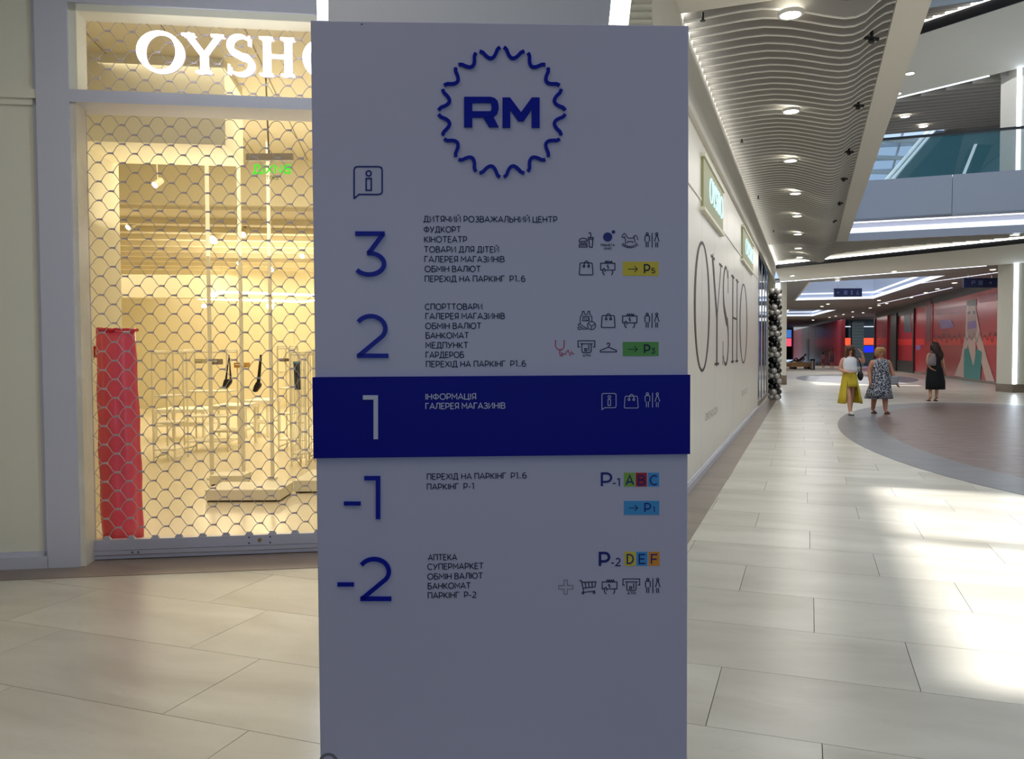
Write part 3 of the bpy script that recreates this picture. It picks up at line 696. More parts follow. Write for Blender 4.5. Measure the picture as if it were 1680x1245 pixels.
# ================================================================== HOARDING WALL (right of pylon)
uC = UV(SF(SR, 0, 0))[0]; UE = UV(atv(1243, 672.5, VW))[0]
wall_h = empty('wall_middle', W(uC, VW, 0), kind='structure'); wall_h['label'] = 'cream hoarding wall along the gallery with giant shop lettering'
def hbox(mb, u0, u1, v0, v1, z0, z1): return mb.box(W((u0+u1)/2, (v0+v1)/2, (z0+z1)/2), u1-u0, v1-v0, z1-z0, AXC)
joints = [uC+.02]+[UV(atv(px, 600, VW))[0] for px in (1151, 1172, 1192, 1204, 1218, 1232)]+[UE]
for a, b in zip(joints[:-1], joints[1:]):
    rbuild(hbox(MB(), a+.004, b-.004, VW-.12, VW, .09, 3.93), 'panel', M_hoard, wall_h)
rbuild(hbox(MB(), uC, UE, VW-.13, VW-.02, 0, 4.5), 'backing', M_grey, wall_h)
rbuild(hbox(hbox(MB(), uC, UE, VW-.1, VW+.03, 0, .075), uC, UE, VW-.1, VW+.018, .075, .095), 'skirting', M_frame, wall_h)
mb = MB(); mb.prism([W(uC, VW-.02, 3.93), W(uC, VW+.05, 3.93), W(uC, VW+.05, 4.02), W(uC, VW+.02, 4.05), W(uC, VW+.09, 4.40), W(uC, VW+.09, 4.62), W(uC, VW-.02, 4.62)], DU*(30.5-uC)); rbuild(mb, 'cornice', M_gyp, wall_h)
rbuild(hbox(MB(), uC, UE, VW, VW+.012, 3.22, 3.25), 'picture_rail', M_hoard, wall_h)
# giant letters, measured one by one (left, right, bottom/top heights)
M_giant = mat('giant_letter', (66, 58, 56), .5)
for ch, x0, x1 in (('O', 1138, 1164), ('Y', 1166, 1183.5), ('S', 1185, 1194.5), ('H', 1199, 1211), ('O', 1213, 1225.5)):
    u0 = UV(atv(x0, 575, VW))[0]; u1 = UV(atv(x1, 575, VW))[0]
    mb = MB(); serif_word(ch, mb, W(u0, VW+.001, 1.27)-wall_h.location, DU, ZUP, DV, 1.46, u1-u0, .003, thin=.62); mb.build('giant_letter', M_giant, wall_h)
for x0, x1, zb in ((1157, 1177.5, .62), (1217, 1226, .62)):
    u0 = UV(atv(x0, 575, VW))[0]; u1 = UV(atv(x1, 575, VW))[0]
    mb = MB(); text(mb, 'OYSHO.COM'.replace('Y', 'У').replace('S', 'С'), W(u0, VW+.001, zb)-wall_h.location, DU, ZUP, DV, .085, u1-u0, .14, .001); mb.build('small_lettering', mat('faint_print', (165, 158, 150), .6), wall_h)
# glowing signs on the hoarding
for i, (x0, x1, y0, y1, lab) in enumerate(((1158.5, 1180.5, 292, 322, 'nearer glowing OYSHO letters on a yellow-lit panel above the hoarding'), (1219.5, 1232.5, 392.5, 404, 'farther glowing OYSHO letters above the hoarding, beside the balloons'))):
    a = atv(x0, y0, VW); b = atv(x1, y0, VW); u0 = UV(a)[0]; u1 = UV(b)[0]; z1 = atv(x0+2, y0, VW).z; z0 = z1-.30
    root = empty('shop_sign', W(u0, VW, z0), lab, 'sign')
    rbuild(hbox(MB(), u0-.5, u1+.2, VW, VW+.03, z0-.16, z1+.12), 'sign_panel', mat('sign_panel_glow', (158, 160, 118), .5, emit=.06), root)
    rbuild(hbox(hbox(MB(), u0-.55, u1+.25, VW, VW+.05, z1+.12, z1+.16), u0-.55, u1+.25, VW, VW+.05, z0-.2, z0-.16), 'sign_frame', M_facade, root)
    mb = MB(); serif_word('OYSHO', mb, DV*.04, DU, ZUP, DV, .29, u1-u0, .012, thin=.62); mb.build('letters', mat('sign_cool', (190, 225, 235), emit=.8), root)
# dark glazed shopfront beyond the hoarding
gl = empty('window_1', W(UE, VW, 0), kind='structure'); gl['label'] = 'dark mirror-like shop glazing with chrome trim beyond the hoarding'
for k in range(3):
    a = UE+.1+k*3.1; rbuild(hbox(MB(), a, a+3.05, VW-.2, VW-.12, .12, 4.3), 'pane', M_mirror, gl)
    rbuild(MB().tube([W(a-.02, VW-.08, 0), W(a-.02, VW-.08, 4.4)], .02, 10), 'chrome_post', M_chrome, gl)
rbuild(hbox(MB(), UE, 31, VW-.2, VW-.05, 0, .12), 'plinth', M_band, gl)
# ================================================================== CEILINGS
ceil = empty('ceiling', W(0, 0, HC), kind='structure'); ceil['label'] = 'gallery ceiling of pale gypsum and wavy baffles'
rbuild(MB().prism([W(-10, -16, HC), W(-10, .97, HC), W(7.45, .97, HC), W(7.45, -1.2, HC), W(7.45, -16, HC)], (0, 0, .4)), 'gypsum_panel', M_gyp, ceil)
rbuild(MB().prism([W(-10, .97, HC), W(-10, 16, HC), W(2.0, 16, HC), W(2.0, .97, HC)], (0, 0, .4)), 'gypsum_panel', M_gyp, ceil)
rbuild(MB().prism([W(7.45, .69, HC-.03), W(7.45, .97, HC-.03), W(24.2, .97, HC-.03), W(24.2, .69, HC-.03)], (0, 0, .06)), 'gypsum_border', M_gyp, ceil)
rbuild(MB().prism([W(7.45, -1.3, 4.86), W(7.45, .98, 4.86), W(23.5, .98, 4.86), W(23.5, 9.2, 4.86), W(31.4, -3, 4.86)], (0, 0, .1)), 'void_panel', M_back, ceil)
def L1v(u): return (30.6-u)/.676-1.8
ctrl = [(-1.1, -.01), (-.85, .01), (-.6, .025), (-.4, .02), (-.2, -.02), (0, -.085), (.15, -.14), (.28, -.175), (.38, -.175), (.45, -.14), (.52, -.07), (.58, -.02), (.64, .0), (.68, .005)]
def wave(v, ph):
    if v > .68: return .05*math.sin((v-.68)*1.3+ph)
    for (a, p), (b, q) in zip(ctrl[:-1], ctrl[1:]):
        if v <= b: t = (v-a)/(b-a); return (p+(q-p)*t)*(1+.25*math.sin(ph))
    return 0
k = 0; u = 7.56
while u < 31.0:
    vmax = .68 if u < 24.25 else min(L1v(u)-.45, 9.0)
    if vmax < -.9: break
    vs = []; v = -1.09
    while v < .68 and v < vmax: vs.append(v); v += .085
    if vmax > .68:
        v = .7
        while v < vmax: vs.append(v); v += .45
    vs.append(vmax)
    mb = MB(); n = len(vs); ph = u*.45
    P = lambda v, z, du: W(u+du, v, z)
    bot = [4.46+(.11 if u > 24.25 else 0)+wave(v, ph) for v in vs]; th = .009
    fr = [P(v, b, -th) for v, b in zip(vs, bot)]+[P(v, b+.15, -th) for v, b in zip(vs, bot)]
    bk = [P(v, b, th) for v, b in zip(vs, bot)]+[P(v, b+.15, th) for v, b in zip(vs, bot)]
    mb.add(fr+bk, [(i, i+1, n+i+1, n+i) for i in range(n-1)]+[(2*n+i, 3*n+i, 3*n+i+1, 2*n+i+1) for i in range(n-1)]+[(n+i, n+i+1, 3*n+i+1, 3*n+i) for i in range(n-1)]+[(0, n, 3*n, 2*n), (n-1, 3*n-1, 4*n-1, 2*n-1)])
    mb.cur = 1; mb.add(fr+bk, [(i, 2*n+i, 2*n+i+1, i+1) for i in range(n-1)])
    # lip on the front face in the paler edge colour, floor bounce painted in
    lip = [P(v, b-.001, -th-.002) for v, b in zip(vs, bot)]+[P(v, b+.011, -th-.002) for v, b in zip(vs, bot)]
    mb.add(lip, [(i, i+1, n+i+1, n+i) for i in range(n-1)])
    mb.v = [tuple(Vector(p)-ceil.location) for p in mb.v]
    mb.build('baffle', [M_baff, M_baff_lit], ceil, fix=False)
    u += .21; k += 1
rbuild(hbox(MB(), 7.5, 30.3, VW+.11, VW+.125, 4.535, 4.57), 'cove_light', M_ledw, ceil)
# bridge fascia crossing the gallery (upper floor)
br = empty('wall_bridge', W(23.5, .97, 4.38), kind='structure'); br['label'] = 'upper-floor bridge edge with bluish glass fascia and light lines'
UB = 23.5; V1 = 16
def bb(name, m, u0, u1, z0, z1, v0=.97, v1=V1): return rbuild(hbox(MB(), u0, u1, v0, v1, z0, z1), name, m, br)
v = .97; k = 0
while v < V1:
    bb('fascia_panel', M_fascia, UB, UB+.06, 4.90, 5.95, v+.006, min(v+2.45, V1)-.006); v += 2.45
bb('light_line', mat('led_line', (235, 240, 250), emit=1.6), UB+.0, UB+.05, 4.855, 4.885); bb('fascia_band', M_frame, UB+.08, UB+.14, 4.70, 4.90); bb('light_band', M_ledsoft, UB-.02, UB+.05, 4.585, 4.715)
bb('fascia_band', M_fascia, UB-.03, UB+.05, 4.38, 4.585); bb('deck', M_gyp, UB+.14, UB+8, 5.7, 5.93)
bb('glass_panel', M_glass, UB+.03, UB+.045, 5.95, 6.98); bb('handrail', mat('rail_dark', (50, 54, 58), .3, .5), UB+.0, UB+.07, 6.97, 7.03)
# L1 step with light and black slot, L2 light
def strip(name, m, ua, va, ub, vb, z0, z1, w, root):
    a = W(ua, va); b = W(ub, vb); d = (b-a).normalized(); n = Vector((-d.y, d.x, 0)); L = (b-a).length
    return rbuild(MB().box((a+b)/2+ZUP*((z0+z1)/2), L, w, z1-z0, (d, n, ZUP)), name, m, root)
def L1(v): return 30.6-(v+1.8)*.676
def L2(v): return 36.3-(v+.9)*.586
for dz, root_lab in ((0, None), (6.55, None)):
    rt = ceil if dz == 0 else br
    va, vb = (-1.15, 13) if dz == 0 else (1.2, 13)
    strip('black_slot', M_dark, L1(va), va, L1(vb), vb, 4.36+dz, 4.50+dz+(.18 if dz else 0), .04, rt)
    strip('light_line', M_ledw, L1(va)-.03, va, L1(vb)-.03, vb, 4.505+dz+(.18 if dz else 0), 4.525+dz+(.25 if dz else 0), .05, rt)
    if dz: strip('light_line', M_ledw, L1(va)-.03, va, L1(vb)-.03, vb, 4.545+dz+.35, 4.575+dz+.42, .05, rt)
    rbuild(MB().prism([W(L1(va), va, 4.40+dz), W(L1(vb), vb, 4.40+dz), W(L2(vb), vb, 4.40+dz), W(L2(va), va, 4.40+dz)], (0, 0, .3)), 'gypsum_panel', M_gyp, rt)
    strip('light_line', mat('led_line', (235, 240, 250), emit=1.6), L2(va)-.05, va, L2(5.8), 5.8, 4.385+dz, 4.40+dz, .07+(.05 if dz else 0), rt)
# far ceiling with openings
O2 = [UV(atz(px, py, 4.45)) for px, py in ((1327, 463), (1302, 493), (1433, 490), (1551, 452))]
O3 = [UV(atz(px, py, 4.45)) for px, py in ((1292, 508), (1284, 519), (1334, 518.5), (1372, 508.5))]
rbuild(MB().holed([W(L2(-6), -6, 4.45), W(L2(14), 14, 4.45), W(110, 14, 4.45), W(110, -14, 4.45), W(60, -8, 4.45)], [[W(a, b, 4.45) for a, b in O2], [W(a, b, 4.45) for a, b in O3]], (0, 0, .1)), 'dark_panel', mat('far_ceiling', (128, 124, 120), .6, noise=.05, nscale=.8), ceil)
for O, nm in ((O2, 'near'), (O3, 'far')):
    pts = [W(a, b) for a, b in O]; cen = sum(pts, Vector())/4
    for i in range(4):
        a = pts[i]; b = pts[(i+1) % 4]; d = (b-a).normalized(); n = Vector((-d.y, d.x, 0))
        if n.dot(cen-a) < 0: n = -n
        L = (b-a).length; c = (a+b)/2
        rbuild(MB().box(c+ZUP*5.3+n*-.03, L+.1, .06, 1.5, (d, n, ZUP)), 'opening_fascia', M_fascia, ceil)
        if nm == 'near' and i == 0:
            rbuild(MB().box(c+ZUP*4.7+n*.05, L, .1, .5, (d, n, ZUP)), 'opening_side', M_gyp, ceil); continue
        rbuild(MB().box(c+ZUP*4.52+n*.05, L, .16, .12, (d, n, ZUP)), 'light_line', M_ledsoft, ceil)
        rbuild(MB().box(c+ZUP*4.82+n*.02, L, .06, .07, (d, n, ZUP)), 'light_line', M_ledsoft, ceil)
# soft light lines on the far ceiling at the right
strip('light_line', M_ledsoft, UV(atz(1500, 466, 4.44))[0], UV(atz(1500, 466, 4.44))[1], UV(atz(1637, 447, 4.44))[0], UV(atz(1637, 447, 4.44))[1], 4.43, 4.449, .05, ceil)
strip('light_line', M_ledsoft, UV(atz(1440, 499, 4.44))[0], UV(atz(1440, 499, 4.44))[1], UV(atz(1562, 472, 4.44))[0], UV(atz(1562, 472, 4.44))[1], 4.43, 4.449, .05, ceil)
# upper gallery ceilings
UKB = UV(atz(1600, 2.5, 11.24))[0]
rbuild(MB().prism([W(UKB, .9, 11.5), W(UKB, 16, 11.5), W(L1(.9)+.3, 16, 11.5), W(L1(.9)+.3, .9, 11.5)], (0, 0, .1)), 'void_panel', M_back, br)
mb = MB(); uu = UKB+.05
while uu < 29.0:
    vm = min(L1v(uu)-.1, 14)
    if vm > 1.2: hbox(mb, uu, uu+.03, 1.0, vm, 11.24, 11.36)
    uu += .2
rbuild(mb, 'upper_baffles', M_baff, br)['kind'] = 'stuff'
rbuild(hbox(MB(), UKB-.1, UKB, .9, 16, 11.24, 12.5), 'sky_stand_in', mat('sky_stand_in_blue', (190, 205, 225), .5), br)  # blue-painted wall standing in for the bright sky above the atrium
H3 = [UV(atz(px, py, 11.0)) for px, py in ((1384, 226), (1556, 210.5), (1500, 262), (1462, 299), (1400, 318), (1360, 318), (1366, 262))]
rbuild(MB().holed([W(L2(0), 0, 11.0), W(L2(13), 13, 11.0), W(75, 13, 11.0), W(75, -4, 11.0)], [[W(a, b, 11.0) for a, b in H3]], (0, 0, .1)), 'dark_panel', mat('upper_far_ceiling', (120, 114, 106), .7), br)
mb = MB(); uu = 31
while uu < UV(atz(1470, 218, 11))[0]-.3: hbox(mb, uu, uu+.05, max(1.0, (36.3-uu)/.586-.9+.3), 12, 10.86, 11.0); uu += .45
rbuild(mb, 'upper_baffles', M_baff, br)['kind'] = 'stuff'
rbuild(hbox(MB(), 36, 100, 8.6, 8.9, 5.9, 11), 'upper_wall', mat('upper_wall', (120, 128, 132), .5), br)
rbuild(hbox(MB(), 31.5, 37, 1.2, 16, 5.7, 5.93), 'deck', M_gyp, br)
rbuild(hbox(MB(), 37, 62, 5.4, 16, 5.7, 5.93), 'deck', M_gyp, br)
# far curtain of windows, upper level (daylight beyond)
w2 = empty('window_2', W(58, 0, 6), kind='structure'); w2['label'] = 'bluish upper glazing seen through the bridge balustrade'
for k in range(9):
    rbuild(hbox(MB(), 58, 58.1, -1+k*1.6, -.9+k*1.6, 5.9, 11), 'mullion', M_fascia, w2)
    if k < 5: rbuild(hbox(MB(), 58.02, 58.05, -.9+k*1.6, .6+k*1.6, 6, 11), 'pane', mat('sky_pane', (150, 210, 235), .05, alpha=.35), w2)
rbuild(hbox(MB(), 58, 58.1, -1, 13, 8.3, 8.45), 'rail', M_fascia, w2)
# roof with skylight
roof = empty('ceiling_roof', W(0, 0, 12), kind='structure'); roof['label'] = 'roof with the skylight that lets the sun patch in'
su, sv = SUN_SHIFT
hole = [W(4.15+su, .72+sv, 12.6), W(9.75+su, .76+sv, 12.6), W(9.2+su, 6+sv, 12.6), W(4.0+su, 6+sv, 12.6)]
H2 = [W(17, 2, 12.6), W(24.5, 2, 12.6), W(24.5, 8, 12.6), W(17, 8, 12.6)]
rbuild(MB().holed([W(-12, -18, 12.6), W(-12, 20, 12.6), W(110, 20, 12.6), W(110, -18, 12.6)], [hole, [W(34, -3, 12.6), W(62, -3, 12.6), W(62, 9, 12.6), W(34, 9, 12.6)]], (0, 0, .2)), 'roof_slab', M_gyp, roof)
for k in range(9): strip('skylight_bar', M_frame, 34+k*3.4, -3, 36+k*3.4, 9, 12.5, 12.7, .12, roof)
for k in range(4): strip('skylight_bar', M_frame, 34, -2.0+k*3, 62, -1+k*3, 12.5, 12.7, .10, roof)
for k in range(6): strip('roof_truss', M_white, 35+k*4, -3, 41+k*4, 9, 12.2, 12.4, .18, roof)
def rbar(ua, va, ub, vb, w): return strip('skylight_bar', M_frame, ua+su, va+sv, ub+su, vb+sv, 12.55, 12.7, w, roof)
rbar(7.25, .4, 6.5, 6, .12); rbar(8.9, .4, 7.4, 6, .05); rbar(5.3, 1.4, 4.8, 6, .08)
# atrium left side above the gallery (floor edge and parapet of upper floor)
at_l = empty('wall_atrium', W(2, .97, 4.5), kind='structure'); at_l['label'] = 'upper floor edge along the left side of the atrium'
rbuild(hbox(MB(), 2, 23.5, .75, .92, 4.52, 5.95), 'floor_edge', M_fascia, at_l)
rbuild(hbox(MB(), -12, 24.5, -16, -14, 4.9, 12.6), 'upper_wall', M_gyp, at_l)
rbuild(hbox(MB(), 1.9, 2.0, .97, 12, 4.5, 6.0), 'floor_edge', M_fascia, at_l)
rbuild(hbox(MB(), 2.0, 24, 9.3, 12, 4.5, 6.0), 'floor_edge', M_fascia, at_l)
# ---------------- outer shell
wb_ = empty('wall_back', (0, -8, 0), kind='structure'); wb_['label'] = 'back walls of the hall behind the viewer'
M_bw = mat('back_wall', (120, 125, 140), .7)
rbuild(MB().box((-16.5, -8.5, 6.3), 27, .2, 12.6), 'wall_panel', M_bw, wb_); rbuild(MB().box((18, -8.5, 6.3), 24, .2, 12.6), 'wall_panel', M_bw, wb_)
rbuild(MB().box((1.5, -8.5, 8.2), 9, .2, 8.8), 'wall_panel', M_bw, wb_)
for k in range(4): rbuild(MB().box((-3+k*3, -8.5, 1.9), .12, .2, 3.8), 'light_opening_bar', M_frame, wb_)  # bars in an unseen opening, added so sky light reaches the pylon
rbuild(MB().box((-12, 0, 2.5), .2, 17, 5), 'wall_panel', mat('back_wall_side', (190, 180, 150), .7), wb_)
# columns -----------------------------------------------------------
def column(name, px0, px1, pyb, label, led_px, top, dep=1.0, base_h=.35, topled=423, v2=None):
    a = floor_at(px0, pyb); r = (px1-px0)*a.y/F; root = empty(name, (a.x, a.y, 0), label, 'column')
    w = r; X = Vector((1, 0, 0)); Y = Vector((0, 1, 0))
    MB().box((w/2, dep/2, top/2+base_h/2), w, dep, top-base_h).build('shaft', M_gyp, root)
    MB().box((w/2, dep/2, base_h/2), w+.03, dep+.03, base_h).build('base', M_band, root)
    if led_px:
        x = aty(led_px, pyb-30, a.y).x-a.x; zt = top-.02; zb = base_h+.02
        MB().box((x, -.018, (zt+zb)/2), .13*(a.y/27), .02, zt-zb).build('light_strip', M_led, root)
    return root
column('column', 1661.5, 1704, 644, 'wide pale column with a vertical light strip at the right edge', 1664, 11.0, dep=.95, base_h=.28)
column('column', 1278, 1290, 631, 'distant pale column with a light strip behind the balloon pillar', 1275, 4.4, base_h=.4)
# column behind the pylon
cy = 4.25; cl = aty(538, 10, cy).x; cr0 = aty(1003, 0, cy).x; cr1 = aty(997, 60, cy).x
root = empty('column', ((cl+cr1)/2, cy, 0), 'broad grey-blue column directly behind the pylon, lit strips at its sides', 'column')
zt = aty(800, 0, cy).z
def slx(z, off=0): # slanting right edge
    return cr0+(z-zt)*( (cr0-cr1)/(aty(800, 0, cy).z-aty(800, 60, cy).z) )+off
M_col = mat('column_bluegrey', (196, 202, 216), .5)
zl = 3.0
poly = [Vector((cl, cy, .12)), Vector((slx(zl), cy, .12)), Vector((slx(zl), cy, zl)), Vector((slx(HC), cy, HC)), Vector((cl, cy, HC))]
rbuild(MB().prism(poly, (0, .8, 0)), 'shaft', M_col, root)
rbuild(MB().prism([Vector((cl-.02, cy-.02, 0)), Vector((slx(zl)+.02, cy-.02, 0)), Vector((slx(zl)+.02, cy+.82, 0)), Vector((cl-.02, cy+.82, 0))], (0, 0, .12)), 'base', M_band, root)
sw = 18*cy/F
rbuild(MB().box((cl-sw/2, cy+.03, (HC+.3)/2), sw, .05, HC-.3), 'light_strip', M_led, root)
wR = 36*cy/F
rbuild(MB().prism([Vector((slx(zl), cy, zl)), Vector((slx(zl)+wR*.85, cy, zl)), Vector((slx(HC)+wR*1.05, cy, HC)), Vector((slx(HC), cy, HC))], (0, .05, 0)), 'light_strip', M_ledw, root)
# ---------------- downlights
def downlight(p, r, label, group, m=M_lamp, name='downlight'):
    root = empty(name, p, label, 'lamp', group)
    MB().holed([Vector((r*1.25*math.cos(a*math.pi/10), r*1.25*math.sin(a*math.pi/10), -.012)) for a in range(20)], [[Vector((r*math.cos(a*math.pi/10), r*math.sin(a*math.pi/10), -.012)) for a in range(20)]], (0, 0, .03)).build('trim_ring', M_white, root)
    MB().disc((0, 0, -.008), r, (0, 0, 1), 20, .01).build('lens', m, root)
for i, (px, py) in enumerate(((1297, 23), (1298, 182), (1297, 263), (1305, 317), (1308, 354), (1309, 384), (1310, 407), (1312, 422))):
    p = atz(px, py, 4.40)
    downlight(p, .088, ORD[i]+' nearest round downlight in the middle row of the wavy ceiling', 'row of downlights along the wavy ceiling')
for i, (px, py) in enumerate(((1300, 452), (1306, 460), (1467, 445), (1374, 460))):
    downlight(atz(px, py, 4.39), .085, ['left', 'lower left', 'right', 'middle'][i]+' small downlight in the plain ceiling band beyond the black slot', 'downlights in the plain ceiling band')
for i, (px, py) in enumerate(sorted(((1348.5, 502.5), (1358.5, 498.5), (1629, 442), (1566, 464), (1538, 474), (1519, 480), (1495, 487.5), (1442, 492.5), (1428, 505), (1442, 501), (1455, 497.5), (1399, 511.5), (1416, 513), (1399, 520), (1384, 515.5), (1371, 518.5), (1361, 520.5), (1334, 525), (1665, 385)))):
    z = 4.43; downlight(atz(px, py, z), .10+.00*px, ORD[i]+' downlight from the left in the dark far ceiling', 'far ceiling downlights')
for px, py, w_ in ((1493, 120.5, 'upper'), (1472, 153.5, 'lower')):
    downlight(atz(px, py, 10.93), .13, w_+' of two downlights in the upper gallery ceiling band', 'upper gallery downlights')
for px, py, w_ in ((1515, 207, 'right'), (1485, 191, 'left')):
    downlight(atz(px, py, 10.84), .16, w_+' downlight in the dark upper ceiling above the glass', 'upper gallery downlights')
# small black spotlights near the right edge of the wavy ceiling, plus tiny sensors
for i, (px, py) in enumerate(((1430, 63), (1408, 173), (1393, 249), (1384, 293), (1377, 333), (1368, 362))):
    p = atz(px, py, 4.38)
    root = empty('track_spotlight', p, ORD[i]+' nearest dark cross-shaped spotlight by the right border of the wavy ceiling', 'lamp', 'dark spotlights by the ceiling border')
    mb = MB(); mb.tube([(0, 0, .07), (0, 0, -.03)], .016, 8); mb.build('stem', M_black, root)
    mb = MB(); mb.tube([(-.07, -.02, -.0), (.07, .02, 0)], .018, 8); mb.build('arm', M_black, root)
    mb = MB(); mb.ball((0, 0, -.02), .032); mb.build('head', M_black, root, True)
for i, (px, py) in enumerate(((1153, 30), (1217, 231), (1244, 324), (1269, 379))):
    p = atz(px, py, 4.44); root = empty('sprinkler', p, ORD[i]+' nearest tiny dark sprinkler under the left side of the wavy ceiling', 'sprinkler', 'sprinklers in the wavy ceiling')
    MB().tube([(0, 0, .05), (0, 0, -.02)], .012, 6).build('stem', M_black, root); MB().disc((0, 0, -.024), .025, (0, 0, 1), 10, .005).build('deflector', M_black, root)
# ================================================================== PYLON
PA = aty(517, 622, 1.95); PA.z = 0
ang = math.radians(2.8); PX = Vector((math.cos(ang), math.sin(ang), 0)); PN = Vector((math.sin(ang), -math.cos(ang), 0))
_pr = onplane(1129, 600, PA, PN); PW = (_pr-PA).dot(PX); PH = onplane(509, 32.5, PA, PN).z
def pq(px, py): p = onplane(px, py, PA, PN)-PA; return p.dot(PX), p.z
pyl = empty('directory_pylon', PA+PX*(PW/2)-PN*.12, 'tall white mall directory pylon with blue floor numbers and a navy band', 'directory sign')
def P3(s, z, h=0): return PA+PX*s+ZUP*z+PN*h-pyl.location
mb = MB(); mb.box(P3(PW/2, PH/2+.01, -.12), PW, .24, PH-.02, (PX, PN, ZUP)); o = mb.build('body', M_pyl, pyl)
bv = o.modifiers.new('bevel', 'BEVEL'); bv.width = .003; bv.segments = 2
MB().box(P3(PW/2, .01, -.12), PW-.06, .2, .02, (PX, PN, ZUP)).build('plinth', M_black, pyl)
_, b1 = pq(822, 616.5); _, b0 = pq(822, 747.5)
MB().box(P3(PW/2-.001, (b0+b1)/2, -.116), PW+.008, .25, b1-b0, (PX, PN, ZUP)).build('highlight_band', mat('navy_acrylic', (6, 12, 150), .35, spec=.15), pyl)
O0 = Vector((0, 0, 0))
def ppt(px, py): s, z = pq(px, py); return (s, z)
PO = P3(0, 0, .0008)
def pstroke(mb, pts, wpx, h=.0, th=.0006):
    ribbon(mb, [ppt(a, b) for a, b in pts], wpx*.00147, P3(0, 0, h), PX, ZUP, PN, th)
# lines of text: (string, x0, x1, baseline y, cap height px)
LINES = [('ДИТЯЧИЙ РОЗВАЖАЛЬНИЙ ЦЕНТР', 695, 914, 364, 9.3), ('ФУДКОРТ', 695.5, 756, 381, 9.3), ('КІНОТЕАТР', 696, 766, 397.3, 9.3), ('ТОВАРИ ДЛЯ ДІТЕЙ', 696, 818.5, 413.8, 9.3), ('ГАЛЕРЕЯ МАГАЗИНІВ', 696.5, 827.5, 429.8, 9.3), ('ОБМІН ВАЛЮТ', 697, 788.5, 445.8, 9.3),
 ('ПЕРЕХІД НА ПАРКІНГ  P1..6', 697, 861.5, 462, 9.3),
 ('СПОРТТОВАРИ', 697.5, 791.5, 507.8, 9.3), ('ГАЛЕРЕЯ МАГАЗИНІВ', 698, 828, 523.3, 9.3), ('ОБМІН ВАЛЮТ', 698, 789.5, 539.4, 9.3), ('БАНКОМАТ', 698.5, 769, 555, 9.3), ('МЕДПУНКТ', 698.5, 768, 571, 9.3), ('ГАРДЕРОБ', 698.5, 761, 586.8, 9.3), ('ПЕРЕХІД НА ПАРКІНГ  P1..6', 699, 862.5, 602, 9.3),
 ('ПЕРЕХІД НА ПАРКІНГ  P1..6', 700.5, 863.5, 786.5, 9.2), ('ПАРКІНГ  P-1', 700.5, 777.5, 803, 9.2),
 ('АПТЕКА', 702.5, 749.5, 919, 9.2), ('СУПЕРМАРКЕТ', 701.5, 793, 934.2, 9.2), ('ОБМІН ВАЛЮТ', 701.5, 792, 950.3, 9.2), ('БАНКОМАТ', 702, 772, 966, 9.2), ('ПАРКІНГ  P-2', 702, 781.5, 981.3, 9.2)]
WL = [('ІНФОРМАЦІЯ', 698.5, 781, 655, 9.2), ('ГАЛЕРЕЯ МАГАЗИНІВ', 698.5, 828.5, 670.4, 9.2)]
def ptext(t, x0, x1, yb, capx, m, name='text_line', h=.0, stroke=.158, th=.0006, lab=None):
    mb = MB(); s0, z0 = pq(x0, yb); s1, _ = pq(x1, yb); _, z1 = pq(x0, yb-capx)
    text(mb, t, P3(s0, z0, h), PX, ZUP, PN, z1-z0, s1-s0, stroke, th)
    o = mb.build(name, m, pyl, fix=False)
    if lab: o['label'] = lab
    return o
for t, a, b, y, c in LINES: ptext(t, a, b, y, c, M_ink, h=.0004)
for t, a, b, y, c in WL: ptext(t, a, b, y, c, M_bwhite, h=.0095)
# big floor numbers, raised acrylic
def pnum(strokes, wpx, m, h, th, lab):
    mb = MB()
    for st in strokes: pstroke(mb, st, wpx, h, th)
    plab(mb.build('floor_number', m, pyl), lab)
def parc(cx, cy, rx, ry, a0, a1, n=14): return [(cx+rx*math.cos(math.radians(a0+(a1-a0)*i/n)), cy-ry*math.sin(math.radians(a0+(a1-a0)*i/n))) for i in range(n+1)]
pnum([[(583, 383.5), (631.5, 383.5)], [(629, 384), (604.5, 416.5)], [(602.5, 415.5)]+parc(606, 433, 24.5, 17.5, 85, -145, 16)], 7.2, M_navy, 0, .005, 'blue number 3')
pnum([parc(608.5, 539, 24, 20.5, 148, -38, 14)+[(589.5, 583)], [(586, 583.5), (637.3, 583.5)]], 7.2, M_navy, 0, .005, 'blue number 2')
pnum([[(596.5, 651.5), (617.5, 651.5), (617.5, 719.5)]], 7.2, mat('acrylic_white', (215, 220, 240), .3), .009, .004, 'pale number 1 on the navy band')
pnum([[(598, 784), (620.5, 784), (620.5, 851)]], 7.2, M_navy, 0, .005, 'blue number 1 of minus one'); pnum([[(564.5, 825.5), (592, 825.5)]], 6.6, M_navy, 0, .005, 'blue minus sign')
pnum([parc(614, 937, 24.3, 20.5, 148, -38, 14)+[(595, 981)], [(591.5, 981.5), (642.3, 981.5)]], 7.2, M_navy, 0, .005, 'blue number 2 of minus two'); pnum([[(554, 958), (581, 958)]], 6.6, M_navy, 0, .005, 'blue minus sign')
